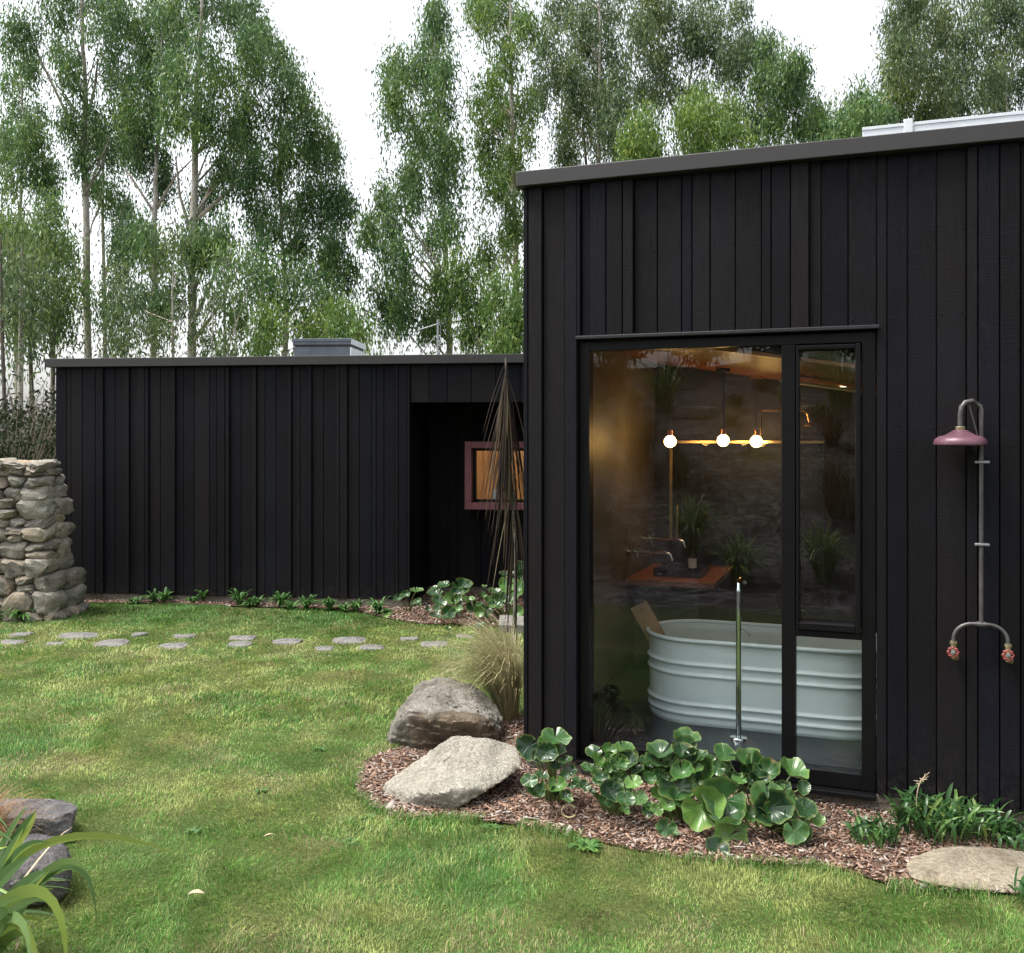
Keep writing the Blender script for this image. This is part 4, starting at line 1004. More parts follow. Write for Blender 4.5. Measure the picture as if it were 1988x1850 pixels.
def Ynear(px, py):
    wallY = 4.948-(px-1434)*.0011
    return max(min(wallY-.14, 4.72-(py-1440)*.0022+rr.uniform(-.05, .05)-(px-1400)*.0003), 4.18)
lig_place(lig_fill(lv, 84, 5), Ynear, (1115, 1245, 1375), [G(1075,1545),G(1195,1575),G(1320,1590),G(1480,1610)],
  ['leafy ligularia with a few raised leaves at the house corner','dense ligularia under the left part of the big window','ligularia with ragged leaves in the middle below the tall tap','largest leaved ligularia below the window mullion'], 'ligularia plants under the bathroom window', 3)
Af = [(335,1700,28,'f'),(378,1675,27,'f'),(447,1652,38,'u'),(455,1715,25,'f'),(550,1675,45,'u'),(605,1618,45,'u'),(655,1710,48,'f'),(580,1720,40,'f'),(730,1640,58,'f'),(770,1620,45,'u'),(640,1785,42,'F'),(700,1765,32,'f'),(770,1710,42,'u'),(800,1760,45,'f'),(890,1715,38,'f'),(860,1780,46,'F'),(940,1715,42,'F'),(855,1620,22,'u'),(850,1680,22,'f'),(920,1660,45,'u'),(1000,1545,48,'u'),(990,1620,50,'f'),(1100,1500,42,'f'),(1100,1560,35,'f'),(1040,1700,42,'f'),(1080,1640,45,'f'),(1060,1600,40,'u'),(690,1670,40,'f'),(980,1690,40,'f')]
lf = [(668+.3158*x, 626.2+.3158*y, r*.3158, k) for x, y, r, k in Af]
lig_place(lig_fill([(x, y, q_*1.12, k) for x, y, q_, k in lf], 26, 9), lambda px, py: 9.95-(py-1150)*.012+rr.uniform(-.1, .1), (828, 925), [G(790,1180),G(885,1190),G(985,1195)],
  ['small ligularia at the left end of the far mulch bed','middle ligularia in front of the dark recess','tall ligularia beside the lancewood under the red window'], 'ligularia plants in the far bed', 11)

# tussock grasses
def tussock(name, base, nb, h, spread, lean, mat, label, cat, group=None, seed=0, wid=.004, drop=.35):
    r = random.Random(seed); mb = MB()
    for i in range(nb):
        a = r.uniform(0, 2*math.pi); f = Vector((math.cos(a), math.sin(a), 0)); q = r.random()**.6
        L = h*r.uniform(.6, 1.15); b0 = f*r.uniform(0, .07)*max(1, h*1.6)
        l = Vector(lean)*r.uniform(.3, 1.2); tip = b0+f*spread*q*r.uniform(.7, 1.2)+l+Vector((0, 0, L*(1-drop*q*r.uniform(.5, 1.6))))
        mid = b0+(f*spread*q)*.25+l*.15+Vector((0, 0, L*.85)); vs, fs = ribbon(bez(b0, mid, tip, 8), [wid*(1-.85*(k/7)**2)+.0006 for k in range(8)], Vector((-f.y, f.x, 0)), .1); mb.add(vs, fs)
    o = mb.build('foliage', mat); t = thing(name, label, cat, (base.x, base.y, gh(base.x, base.y)), 0, group); o.parent = t; return t
tussock('tussock_grass', G(985, 1392), 1000, .66, .37, (-.24, -.02, 0), 'tussock_leaf', 'straw coloured tussock grass arching beside the house corner', 'grass plant', None, 4, .0042, .36)
tussock('sedge', P(-40, 1600, 4.15), 420, .34, .26, (.05, 0, 0), 'sedge_leaf', 'rusty brown sedge tuft at the left edge behind the flax', 'grass plant', None, 6, .0035, .5)

# flax clump in the left foreground
def flax():
    base = Vector((-1.83, 3.25, 0)); base.z = gh(base.x, base.y)
    t = thing('flax', 'broad strap leaved flax with yellow green leaves in the left foreground', 'plant', base); mb = MB()
    L = [((-20,1720),(54,1562),3.35,.034),((0,1700),(70,1574),3.4,.045),((-20,1740),(45,1608),3.3,.03),((10,1690),(95,1637),3.3,.028),((60,1655),(342,1657),3.35,.032),((90,1700),(175,1702),3.2,.034),((110,1690),(188,1799),3.2,.030),
         ((20,1750),(90,1693),3.1,.04),((10,1780),(96,1690),3.15,.035),((20,1760),(130,1690),3.3,.012),((60,1740),(130,1905),3.0,.06),((10,1800),(85,1790),3.05,.02),((30,1800),(80,1930),2.95,.06),((-40,1650),(30,1640),3.4,.03),((-60,1600),(20,1615),3.45,.035),((20,1790),(55,1900),2.9,.05),((-10,1800),(24,1775),2.95,.045),((-30,1760),(60,1660),3.25,.04),((-60,1800),(40,1740),3.0,.05),((-40,1780),(105,1725),3.15,.03)]
    r = random.Random(2)
    for (m, e, Y, w) in L:
        p0 = Vector((r.uniform(-.06, .06), r.uniform(-.08, .08), .0)); pm = P(m[0], m[1], Y-.02)-base; pe = P(e[0], e[1], Y-r.uniform(0, .15))-base
        c = pm*2-(p0+pe)*.5; pts = bez(p0, c, pe, 14); k = [math.sin(math.pi*(.12+.88*(1-i/13))*.92+.05)**.7 for i in range(14)]
        vs, fs = ribbon(pts, [max(.0015, 1.25*w*(min(1, .55+i/8))*(1-max(0, (i-8.5)/4.55)**2.2)) for i in range(14)], Vector((.2, -.5, .8)), .35); mb.add(vs, fs)
    for i in range(26):
        a = r.uniform(0, 2*math.pi); f = Vector((math.cos(a), math.sin(a), 0)); h = r.uniform(.25, .5); q = r.uniform(.15, .38)
        vs, fs = ribbon(bez((0, 0, 0), f*q*.25+Vector((0, 0, h)), f*q+Vector((0, 0, h*r.uniform(.5, .95))), 12), [max(.001, .034*(1-((i_/11)**3))) for i_ in range(12)], Vector((-f.y, f.x, 0)), .35); mb.add(vs, fs)
    o = mb.build('leaves', 'flax_leaf', t, True)
    dead = MB()
    for m, e, Y in (((80,1640),(140,1606),3.6),((95,1800),(144,1725),3.2),((60,1790),(30,1845),3.0)):
        p0 = Vector((.02, 0, .05)); vs, fs = ribbon(bez(p0, P(*m, Y)-base, P(*e, Y)-base, 10), [.009]*9+[.002], None, .3); dead.add(vs, fs)
    dead.build('dead_leaves', 'leaf_dry', t)
flax()

# hound's tongue ferns by the flat boulder
def fern(px, py, n, h, spread, label, seed):
    b = G(px, py); r = random.Random(seed); mb = MB(); st = MB()
    for i in range(n):
        a = r.uniform(0, 2*math.pi); f = Vector((math.cos(a), math.sin(a), 0)); q = r.random()**.5*spread; b0 = f*q; g = Vector((r.uniform(-1, 1), r.uniform(-1, 1), 0)).normalized()
        L = h*r.uniform(.5, 1.1); tip = b0+g*L*r.uniform(.2, .9)+Vector((0, 0, L*r.uniform(.55, 1))); mid = b0+g*L*r.uniform(-.1, .2)+Vector((0, 0, L*.75)); ph = r.uniform(0, 6); lob = r.random() < .45
        w = r.uniform(.012, .021); wd = []
        for k in range(12):
            q_ = k/11; x = math.sin(math.pi*min(1, q_*.96+.04))**.6*(1+(.45*math.sin(q_*14+ph) if lob else .12*math.sin(q_*8+ph))); wd.append(max(.002, w*x*(0.25+q_ if q_ < .3 else 1)))
        vs, fs = ribbon(bez(b0, mid, tip, 12), wd, Vector((r.uniform(-1, 1), r.uniform(-1, 1), r.uniform(-.3, .3))), .25); mb.add(vs, fs)
    t = thing('fern', label, 'fern', (b.x, b.y, gh(b.x, b.y)+.01), 0, 'ferns by the flat boulder'); mb.build('foliage', 'fern_leaf', t, True)
    if seed == 1:
        p0 = Vector((-.06, .02, 0)); p1 = P(1795, 1508, b.y)-b; pts = bez(p0, Vector((p1.x-.06, .0, p1.z*.8)), p1, 8); st.tube(pts, .0022, 6)
        for k in range(14): q = pts[5]+(pts[7]-pts[5])*(k/13); st.tube([q, q+Vector((r.uniform(-.03, .03), r.uniform(-.02, .02), r.uniform(-.01, .03)))], .0012, 4)
        st.build('seed_stalk', 'leaf_dry', t)
fern(1815, 1620, 190, .19, .17, 'largest fern clump with a dry seed stalk before the black wall', 1)
fern(1695, 1640, 80, .12, .10, 'small low fern clump at the left of the fern patch', 2)
fern(1885, 1625, 100, .18, .13, 'upright fern clump between the biggest clump and the frame edge', 3)
fern(1975, 1645, 80, .12, .12, 'straggly fern behind the flat boulder at the right edge', 4)
fern(1990, 1750, 14, .14, .05, 'single young fern rising in front of the flat boulder', 5)

# lancewood
def lancewood():
    b = G(992, 1275); b.z = gh(b.x, b.y); Y = b.y
    t = thing('lancewood', 'young lancewood with long drooping dark leaves beside the house corner', 'tree', b); r = random.Random(8)
    tr = [P(992,1275,Y),P(1000,1180,Y),P(1002,1060,Y),P(994,960,Y),P(988,860,Y),P(984,770,Y),P(982,694,Y)]; tr = [p-b for p in tr]; tr[0].z = -.05
    MB().tube(tr, [.017, .016, .015, .013, .012, .010, .008], 10).build('trunk', 'lance_bark', t, True)
    mb = MB()
    def at(f): f *= len(tr)-1; i = min(int(f), len(tr)-2); return tr[i].lerp(tr[i+1], f-i)
    for i in range(112):
        f = r.uniform(.34, 1.0) if i > 50 else r.uniform(.75, 1.0); p0 = at(f); a = r.uniform(0, 2*math.pi); d = Vector((math.cos(a), math.sin(a), 0))
        L = r.uniform(.55, 1.15) if f < .93 else r.uniform(.5, 1.0); o = L*r.uniform(.08, .30)
        if p0.z-L < .02: L = p0.z-.02
        p2 = p0+d*o+Vector((-.02, 0, -L)); p1 = p0+d*o*.62+Vector((0, 0, -L*.40))
        vs, fs = ribbon(bez(p0+Vector((0, 0, .0)), p1, p2, 9), [.005, .008, .011, .012, .013, .013, .012, .009, .002], Vector((-d.y, d.x, 0)), .5); mb.add(vs, fs)
    mb.build('leaves', 'lance_leaf', t)
lancewood()

# weeds along the far plinth and in the lawn
def weed(b, n, h, spread, label, group, seed, w=.02, mat='weed_leaf', flat=.3):
    r = random.Random(seed); mb = MB()
    for i in range(n):
        a = r.uniform(0, 2*math.pi); f = Vector((math.cos(a), math.sin(a), 0)); L = r.uniform(.5, 1)*h; s = r.uniform(.3, 1)*spread
        vs, fs = ribbon(bez(f*.01, f*s*.4+Vector((0, 0, L)), f*s+Vector((0, 0, L*r.uniform(flat, 1))), 6), [w*.3, w*.6, w, w*.9, w*.6, w*.1], Vector((-f.y, f.x, 0)), .2); mb.add(vs, fs)
    o = mb.build('weed', mat); o.location = (b.x, b.y, gh(b.x, b.y)+.004); return tag(o, label, 'weed', group)
wl = [(262,1160,.2),(300,1158,.24),(318,1158,.22),(375,1158,.2),(395,1156,.3),(465,1162,.26),(482,1164,.22),(498,1163,.2),(545,1165,.26),(565,1168,.22),(595,1168,.28),(640,1170,.22),(665,1172,.22),(690,1172,.24),(735,1178,.26),(752,1180,.2)]
for i, (px, py, h) in enumerate(wl):
    b = G(px, py+12); weed(b, 26+7*(i % 3), h*(.5+.15*(i % 3)), h*.62, 'small leafy weed at the concrete foot of the low black house, '+('left' if i < 5 else 'middle' if i < 11 else 'right')+' stretch', 'weeds along the low house, '+('left' if i < 5 else 'middle' if i < 11 else 'right')+' stretch', 60+i, .03)
weed(G(45, 1200), 60, .2, .35, 'green weed clump at the foot of the stone wall', None, 90, .03)
weed(G(20, 1197), 40, .12, .3, 'low green weed clump left of the stone wall foot clump', None, 91, .03)
for i, (px, py, s, l) in enumerate(((717,1585,.06,'blue green broad leaf weed left of the pale boulder'),(680,1632,.05,'bright green weed in the lawn below the boulders'),(508,1532,.05,'pale green weed in the mid lawn'),(372,1615,.05,'broad leaf weed in the lawn right of the grey rocks'),(620,1450,.05,'flat weed in the lawn left of the brown boulder'),(955,1603,.06,'clover weed at the mulch edge under the pale boulder'),(50,1438,.05,'pale weed in the lawn at the left edge'))):
    weed(G(px, py), 22, s*.35, s, l, None, 100+i, .013, 'weed_leaf', .1)
weed(G(1140, 1646), 70, .035, .10, 'clover patch along the mulch edge under the ligularia', None, 120, .02)
weed(G(282, 1872), 3, .1, .03, 'upright grass shoot at the bottom edge of the lawn', None, 121, .012, 'weed_leaf', .9)
# fallen leaves
def leaf_curl(b, L, w, rot, label, curl=1.2):
    vs, fs = [], []
    for i in range(9):
        q = i/8; hw = w*math.sin(math.pi*min(.97, q+.02))**.6/2
        for k in range(5): s = (k-2)/2; vs.append(((q-.5)*L, s*hw, .012+curl*.25*L*(q-.5)**2*-1+.06*L+abs(s)*hw*.5))
    for i in range(8):
        for k in range(4): fs.append((i*5+k, i*5+k+1, i*5+k+6, i*5+k+5))
    o = MB().add(vs, fs).build('fallen_leaf', 'leaf_dry', None, True); o.location = (b.x, b.y, gh(b.x, b.y)+.028); o.rotation_euler = (0, 0, rot); sm = o.modifiers.new('thick', 'SOLIDIFY'); sm.thickness = .001
    tag(o, label, 'leaf')
leaf_curl(G(381, 1752), .062, .03, .1, 'pale dry leaf lying on the lawn in the lower left')
leaf_curl(G(523, 1636), .05, .012, .5, 'thin pale leaf lying on the lawn left of the mulch')
# curled bark ring in the mulch
c = G(1105, 1592); ring = [(math.cos(a)*.035, math.sin(a)*.02, .05+math.sin(a)*.022) for a in np.linspace(.6, 5.6, 24)]
o = MB().add(*ribbon(ring, [.012]*24, Vector((0, 1, .2)), .1)).build('bark_curl', 'tussock_leaf'); o.location = (c.x, c.y, gh(c.x, c.y)); o.modifiers.new('thick', 'SOLIDIFY').thickness = .002
tag(o, 'pale curl of bark lying on the mulch before the ligularia', 'bark')

# ------------------------------------------------------------------ trees
def leaf_quads(pos, L, W, r, droop=.75, outward=None):
    n = len(pos); a = r.uniform(0, 2*np.pi, n); d = np.stack([np.cos(a), np.sin(a), np.zeros(n)], -1)
    dr = np.clip(r.normal(droop, .3, n), -.6, 1.2); d = d*np.cos(dr*np.pi/2)[:, None]; d[:, 2] = -np.sin(dr*np.pi/2)
    s = np.cross(d, r.normal(0, 1, (n, 3))); s /= np.linalg.norm(s, axis=1)[:, None]+1e-9
    L = (L*r.uniform(.6, 1.3, n))[:, None]; W = (W*r.uniform(.7, 1.3, n))[:, None]
    V = np.stack([pos, pos+d*L*.4+s*W/2, pos+d*L, pos+d*L*.4-s*W/2], 1).reshape(-1, 3)
    return V, np.arange(n*4).reshape(-1, 4)
ZC = {1: (0., .3791), 2: (668., .3791), 3: (1252., .3791)}
def gum(zid, Y, trunk, w, blobs, label, mat='gum_leaf', branches=(), seed=0, dens=1.0, bark='bark_pale', spread=1.0, leafL=.15):
    ox, k = ZC[zid]; r = np.random.default_rng(900+seed); rp = random.Random(seed)
    def Q(x, y, dy=0): return P(ox+x*k, y*k, Y+dy)
    pts = [Q(*q) for q in trunk]; foot = Vector((pts[0].x, Y, gh(pts[0].x, Y)))
    t = thing('gum_tree', label, 'tree', foot, 0, 'gum trees behind the houses')
    path = [Vector((0, 0, -.2))]+[p-foot for p in pts]; sc = k/F*Y
    if path[1].z < .2: path.pop(0)
    r0 = w*sc/2*1.25; rad = [r0*(1.15-.9*i/(len(path)-1)) for i in range(len(path))]
    fine = []; fr = []
    for i in range(len(path)-1):
        for q in range(4): f = q/4; fine.append(path[i].lerp(path[i+1], f)+Vector((rp.uniform(-1, 1), rp.uniform(-1, 1), 0))*r0*.22); fr.append(rad[i]+(rad[i+1]-rad[i])*f)
    fine.append(path[-1]); fr.append(rad[-1])
    MB().tube(fine, fr, 9).build('trunk', bark, t, True)
    bm_ = MB()
    for b in branches:
        p = [Q(x, y, rp.uniform(-.3, .3))-foot for x, y in b]; n = len(p); bm_.tube(p, [r0*.45*(1-.7*i/(n-1)) for i in range(n)], 6)
    pos = []
    if seed >= 24 and seed != 31:      # foliage carried lower down, below the roof line
        blobs = list(blobs)+[(trunk[0][0]+rp.uniform(-130, 130), yy, rp.uniform(70, 105), rp.uniform(70, 95)) for yy in (840, 940, 1050, 1170, 1300, 1430, 1570)]
    for (x, y, rx, ry) in blobs:
        dy = r.uniform(-1, 1)*1.5*spread; c = np.array(Q(x, y, dy)-foot); RX, RZ = rx*sc*1.0, ry*sc*1.0; RY = (RX+RZ)/2*1.1
        # limb towards the clump
        tgt = Vector(c); zs = max(path[0].z, tgt.z-abs(tgt.x-fine[len(fine)//2].x)*.9-RZ*.9)
        j = min(range(len(fine)), key=lambda i: abs(fine[i].z-zs)); p0 = fine[j]
        if (p0-tgt).length < 6: bm_.tube(bez(p0, p0.lerp(tgt, .55)+Vector((0, 0, (tgt.z-p0.z)*.1)), tgt+Vector((0, 0, RZ*.2)), 6), [max(.012, fr[j]*.35)*(1-.75*i/5) for i in range(6)], 5)
        ns = max(7, int(RX*RZ*22)); sub = r.normal(0, 1, (ns, 3)); sub /= np.linalg.norm(sub, axis=1)[:, None]; sub *= (r.random(ns)**.52)[:, None]*np.array([RX, RY, RZ]); sub = sub*r.uniform(.9, 1.12)+c
        for s_ in sub:
            n = int(dens*r.uniform(105, 215)); rs = r.uniform(.11, .23)
            g = r.normal(0, 1, (n, 3))*np.array([rs, rs, rs*1.55]); g[:, 2] -= np.abs(g[:, 0])+np.abs(g[:, 1])*.6-.1; g[:, :2] *= (1.15-.22*np.clip(-g[:, 2:]/rs, -1, 2.2)*.5); pos.append(s_+g)
            if rp.random() < .5: q = Vector(s_); bm_.tube([tgt.lerp(p0, .1), tgt.lerp(q, .6)+Vector((0, 0, .05)), q], [.012, .008, .004], 3, False)
    pos = np.concatenate(pos); V, Fq = leaf_quads(pos, leafL, .036, r)
    np_mesh('crown', V, Fq, mat, t); bm_.build('branches', 'twig' if bark != 'bark_pale' else bark, t, True); return t
T = gum
T(1, 29, [(85,2350),(85,1850),(85,1400),(110,1000),(120,600),(100,350)], 24, [(60,420,90,110),(140,560,110,110),(60,640,100,120),(110,780,140,110),(60,900,100,100),(200,900,90,60),(270,870,70,60),(40,760,70,100),(180,680,60,70)], 'pale trunked gum tree at the left frame edge', 'gum_leaf', (), 1)
T(1, 25, [(155,2350),(155,1850),(160,1400),(190,1150),(200,1000)], 15, [(260,1090,85,85),(100,1240,110,80),(100,1130,110,90),(260,1330,80,70),(330,1250,60,80),(110,1320,70,70),(30,1180,70,90),(200,1200,70,60)], 'short leafy gum tree low at the left of the low house', 'gum_leaf_bright', (), 2, .9)
T(1, 24, [(265,2350),(265,1850),(245,1500),(230,1350)], 15, [(130,1520,110,75),(210,1560,70,55),(330,1480,80,60),(410,1450,80,45),(60,1600,70,60),(310,1620,60,50),(150,1680,60,50)], 'thin gum sapling with low foliage beside the low house end', 'gum_leaf_bright', (), 3, .45)
T(1, 27, [(450,2350),(447,1850),(440,1100),(430,700),(435,400),(420,100),(430,-200)], 34, [(100,120,85,85),(110,230,70,80),(150,330,45,50),(300,80,100,110),(420,60,140,120),(560,60,130,120),(640,170,80,120),(350,290,100,90),(380,400,65,80),(560,330,100,120),(640,420,80,100),(530,600,95,75),(640,560,85,85),(470,680,60,65),(570,700,95,75),(690,620,65,60),(370,640,85,80),(430,800,55,50),(300,-120,150,90),(520,-130,180,100),(640,-60,100,100)],
  'tall gum tree with a straight pale trunk and peeling bark, left of the low roof', 'gum_leaf', [[(410,740),(330,560),(190,270),(120,100)],[(430,1000),(520,860),(560,700)],[(450,600),(490,420),(500,300)],[(440,1500),(340,1250),(300,1150)]], 4)
T(1, 28.5, [(540,2350),(540,1850),(530,1300),(525,850),(540,650)], 22, [(540,780,65,55),(620,1190,85,60),(600,1330,60,55),(560,1560,55,60),(640,1060,30,50),(500,940,40,60),(680,760,60,60),(570,1000,40,60)], 'slim gum tree between the two thick trunks on the left', 'gum_leaf', [[(540,1400),(620,1100),(665,980)],[(535,1000),(470,1150),(440,1300)]], 5, .8)
T(1, 26, [(787,2350),(787,1850),(790,1300),(795,1000),(800,800),(830,400),(830,200)], 30, [(820,220,105,105),(760,130,85,100),(850,330,105,95),(780,420,85,85),(820,520,105,95),(780,640,110,90),(700,760,85,60),(790,800,105,75),(860,920,85,75),(770,1200,95,75),(700,1180,60,55),(650,1200,75,55),(800,1290,75,45),(780,1480,65,75),(830,1550,50,45),(830,40,130,100),(740,260,60,80)],
  'gum tree with a forked trunk left of the leaning pale trunk', 'gum_leaf', [[(790,1090),(680,920),(640,860)],[(795,1080),(900,900),(990,810)],[(790,1400),(860,1300)]], 6)
T(1, 25, [(980,2350),(980,1850),(985,1400),(1000,800),(1010,400),(1030,100),(1040,-200)], 40, [(900,60,110,100),(1020,40,110,100),(1180,60,110,100),(1290,110,65,110),(930,200,95,105),(1080,220,120,110),(1230,230,115,110),(930,380,85,95),(1060,430,110,110),(1200,400,120,120),(1330,330,85,110),(1170,560,120,110),(1310,520,110,110),(900,600,75,70),(1050,600,75,50),(1180,680,110,80),(1300,680,120,100),(1240,820,110,75),(1120,830,65,80),(1050,980,60,50),(1010,1180,75,55),(1060,1250,100,75),(1140,1200,65,75),(980,1260,60,55),(950,-100,170,90),(1150,-100,180,90)],
  'thickest gum tree with a pale side limb low on its trunk, mid left', 'gum_leaf', [[(985,1660),(1060,1500),(1110,1370),(1180,1200)],[(995,1150),(1080,950),(1180,750)],[(1000,1130),(1200,950),(1300,850)],[(980,1200),(920,1000),(900,800)],[(985,1750),(1100,1600),(1230,1350)]], 7)
T(1, 26.5, [(1460,2350),(1460,1850),(1465,1600),(1450,1300),(1430,900),(1440,600)], 28, [(1430,300,70,100),(1500,420,80,120),(1440,560,100,110),(1560,560,75,130),(1620,680,80,100),(1480,740,110,100),(1600,830,100,90),(1690,760,55,100),(1730,970,100,85),(1600,980,100,85),(1440,900,100,90),(1290,950,85,90),(1330,1080,85,75),(1500,1090,100,75),(1650,1150,90,80),(1760,1060,50,55),(1400,1230,100,75),(1540,1250,95,75),(1740,1260,70,60),(1780,1400,55,60),(1680,1340,55,50),(1380,180,60,80)],
  'broad dark gum tree sloping down to the sky gap above the skylight', 'gum_leaf', [[(1460,1650),(1560,1500),(1700,1300)],[(1455,1300),(1550,1150),(1650,1000)],[(1450,1250),(1350,1100)]], 8, 1.1)
T(1, 23.5, [(1150,2350),(1150,1850),(1150,1500),(1150,1350),(1180,1250)], 15, [(1350,1400,85,75),(1480,1430,85,85),(1350,1500,90,65),(1450,1550,75,65),(1180,1350,75,55),(1620,1500,75,60),(1720,1500,60,55),(1300,1300,80,60),(1560,1380,70,60)], 'small gum tree with spreading foliage behind the skylight box', 'gum_leaf', [[(1150,1700),(1220,1600),(1300,1480)]], 9, .55)
T(1, 22.5, [(1210,2350),(1210,1850),(1205,1640),(1190,1500)], 12, [(1760,1620,75,60),(1650,1650,90,55),(1560,1680,75,45),(1850,1690,85,50),(1780,1720,75,35),(1340,1740,65,50),(1230,1600,50,70),(1400,1640,60,60)], 'low bushy gum sapling right above the skylight box', 'gum_leaf_bright', [[(1210,1700),(1400,1600),(1600,1660),(1760,1640)]], 10, .8)
T(1, 23, [(885,2350),(885,1850),(885,1500),(890,1300)], 15, [(900,1200,40,80),(680,1540,75,80),(720,1680,100,60),(840,1700,65,70),(1060,1740,55,50),(950,1560,45,60),(640,1750,70,40),(600,1600,50,70),(900,1420,40,60)], 'thin leafy gum sapling between the forked trees', 'gum_leaf_olive', [[(885,1700),(950,1560)],[(885,1650),(760,1600),(690,1560)]], 11, .42)
T(1, 24, [(625,2350),(625,1850),(620,1650),(610,1500)], 10, [(600,1440,40,50),(650,1480,50,50),(560,1740,50,40)], 'wiry sapling left of the forked gum tree', 'gum_leaf_olive', [[(624,1750),(500,1830)],[(624,1820),(540,1700)]], 12, .35)
T(1, 22, [(1085,2350),(1085,1850),(1090,1600),(1100,1450)], 10, [(1120,1430,40,50),(1090,1540,40,50),(1160,1780,50,40)], 'wiry sapling right of the pale side limb', 'gum_leaf_olive', [[(1150,1850),(1220,1620),(1300,1400)]], 13, .35)
# centre
T(2, 25, [(545,2350),(540,1850),(530,1500),(515,1100),(490,700),(470,300),(465,20)], 30, [(465,60,45,90),(460,180,75,90),(440,280,110,90),(270,330,80,70),(400,380,160,100),(540,330,60,90),(270,490,75,80),(330,600,150,110),(520,520,85,75),(450,640,110,80),(550,740,85,80),(300,900,115,75),(400,760,130,70),(190,1000,55,110),(340,1000,115,85),(250,1150,105,80),(520,960,90,90),(270,1300,85,50),(200,1480,70,85),(300,1420,80,50),(450,1200,45,45),(520,1120,50,60),(500,850,90,70),(230,1620,80,60),(330,1560,50,40),(120,1170,20,50)],
  'spire topped gum tree standing alone in the sky gap', 'gum_leaf', [[(515,1450),(400,1250),(280,1080)],[(520,1500),(420,1380),(350,1300),(250,1280)],[(530,1600),(420,1480),(330,1430)],[(535,1750),(440,1600),(330,1540)]], 20)
T(2, 26, [(885,2350),(885,1850),(880,1300),(870,900),(855,500),(850,200),(850,-100)], 30, [(700,60,80,80),(800,100,150,110),(930,120,80,120),(850,300,130,110),(760,450,100,110),(830,560,85,75),(700,600,105,95),(920,550,80,110),(900,740,80,90),(780,850,100,80),(800,990,90,90),(740,720,90,80),(880,900,60,60),(800,1210,110,110),(880,1110,50,70),(770,1320,80,60),(700,-60,60,70),(850,-60,130,80)],
  'tall gum tree rising just left of the tall house corner', 'gum_leaf_bright', [[(875,1100),(780,900)],[(880,1400),(800,1250)],[(860,600),(760,480)]], 21)
T(2, 23.5, [(690,2350),(690,1850),(680,1600),(640,1400)], 10, [(620,1350,85,75),(560,1450,60,60),(650,1500,60,60),(480,1420,60,50),(520,1560,50,50),(430,1650,50,40)], 'small bright gum sapling below the spire topped tree', 'gum_leaf_bright', [[(690,1800),(600,1600),(540,1500)]], 22, .8)
T(2, 22.5, [(770,2350),(770,1850),(765,1600),(760,1450)], 12, [(720,1620,60,60),(860,1700,75,75),(800,1760,60,40),(890,1600,40,70),(780,1500,60,60),(640,1690,40,50),(900,1450,30,80)], 'low sunny sapling hard against the tall house corner', 'gum_leaf_bright', [[(770,1800),(860,1680)]], 23, .9)
T(2, 28, [(1305,2350),(1305,1500),(1305,900),(1305,600),(1310,200),(1310,-100)], 26, [(1080,60,120,100),(1060,200,110,110),(1200,100,130,120),(1320,60,130,110),(1220,260,120,100),(1340,230,110,110),(1000,450,65,130),(1050,340,80,80),(1170,420,90,85),(1300,430,70,70),(1180,540,90,80),(1300,560,100,90),(1150,660,85,85),(1250,700,100,110),(1390,380,90,100),(1410,520,80,100),(1380,680,90,110),(1120,780,60,50),(1130,-80,150,70),(1330,-90,160,70)],
  'dense gum tree with a pale stem behind the left end of the tall roof', 'gum_leaf_olive', [[(1305,600),(1200,400)],[(1240,850),(1230,700),(1180,600)]], 24, 1.1)
T(2, 24, [(1545,2350),(1545,1500),(1545,900),(1540,700)], 12, [(1540,640,65,60),(1530,700,80,60),(1560,760,90,60),(1480,720,40,60)], 'young light green gum top peeping over the tall roof', 'gum_leaf_bright', (), 25, 1.0)
T(3, 28, [(205,2350),(205,1500),(205,800),(190,650),(230,400),(260,100)], 20, [(0,60,120,110),(100,80,110,110),(-20,200,120,110),(60,330,110,110),(200,120,110,110),(320,80,120,110),(450,70,90,90),(150,280,110,100),(280,250,110,110),(420,210,100,100),(0,450,100,90),(110,480,80,90),(520,200,55,90),(350,360,100,90),(470,330,80,90),(50,-60,170,60),(300,-60,170,60)],
  'broad weeping gum tree behind the middle of the tall roof', 'gum_leaf_olive', [[(200,700),(120,500),(60,350)],[(215,500),(320,300)]], 26, 1.1)
T(3, 25, [(400,2350),(400,1500),(400,800),(390,600)], 14, [(250,520,75,55),(330,540,90,70),(430,560,90,80),(220,620,60,80),(330,650,100,75),(450,680,80,60),(280,720,70,50)], 'drooping light green gum tree in front of the weeping one', 'gum_leaf_bright', (), 27, 1.1)
T(3, 27, [(690,2350),(690,1500),(690,800),(690,500),(660,250)], 16, [(630,230,55,60),(640,320,75,75),(600,420,90,90),(720,350,50,80),(780,330,50,70),(790,430,50,70),(720,470,85,70),(600,560,110,80),(700,600,110,75),(560,660,80,70),(790,640,60,45),(870,590,40,60),(880,660,60,40),(930,660,50,30)],
  'gum tree stepping down to the second sky gap above the tall roof', 'gum_leaf', [[(690,600),(780,400)]], 28, 1.0)
T(3, 26, [(1550,2350),(1550,1500),(1550,800),(1540,400),(1560,50)], 22, [(1280,60,70,90),(1400,60,110,100),(1540,80,110,100),(1280,220,85,90),(1390,220,100,100),(1530,240,110,100),(1270,360,80,70),(1370,370,100,80),(1500,390,110,85),(1330,480,110,70),(1460,520,110,65),(1250,560,100,50),(1600,520,100,60),(1400,600,120,40),(1640,180,90,110),(1640,340,90,100),(1340,-60,120,60),(1540,-60,150,60)],
  'large gum tree on the right behind the solar panels', 'gum_leaf_olive', [[(1550,600),(1420,400)]], 29, 1.15)
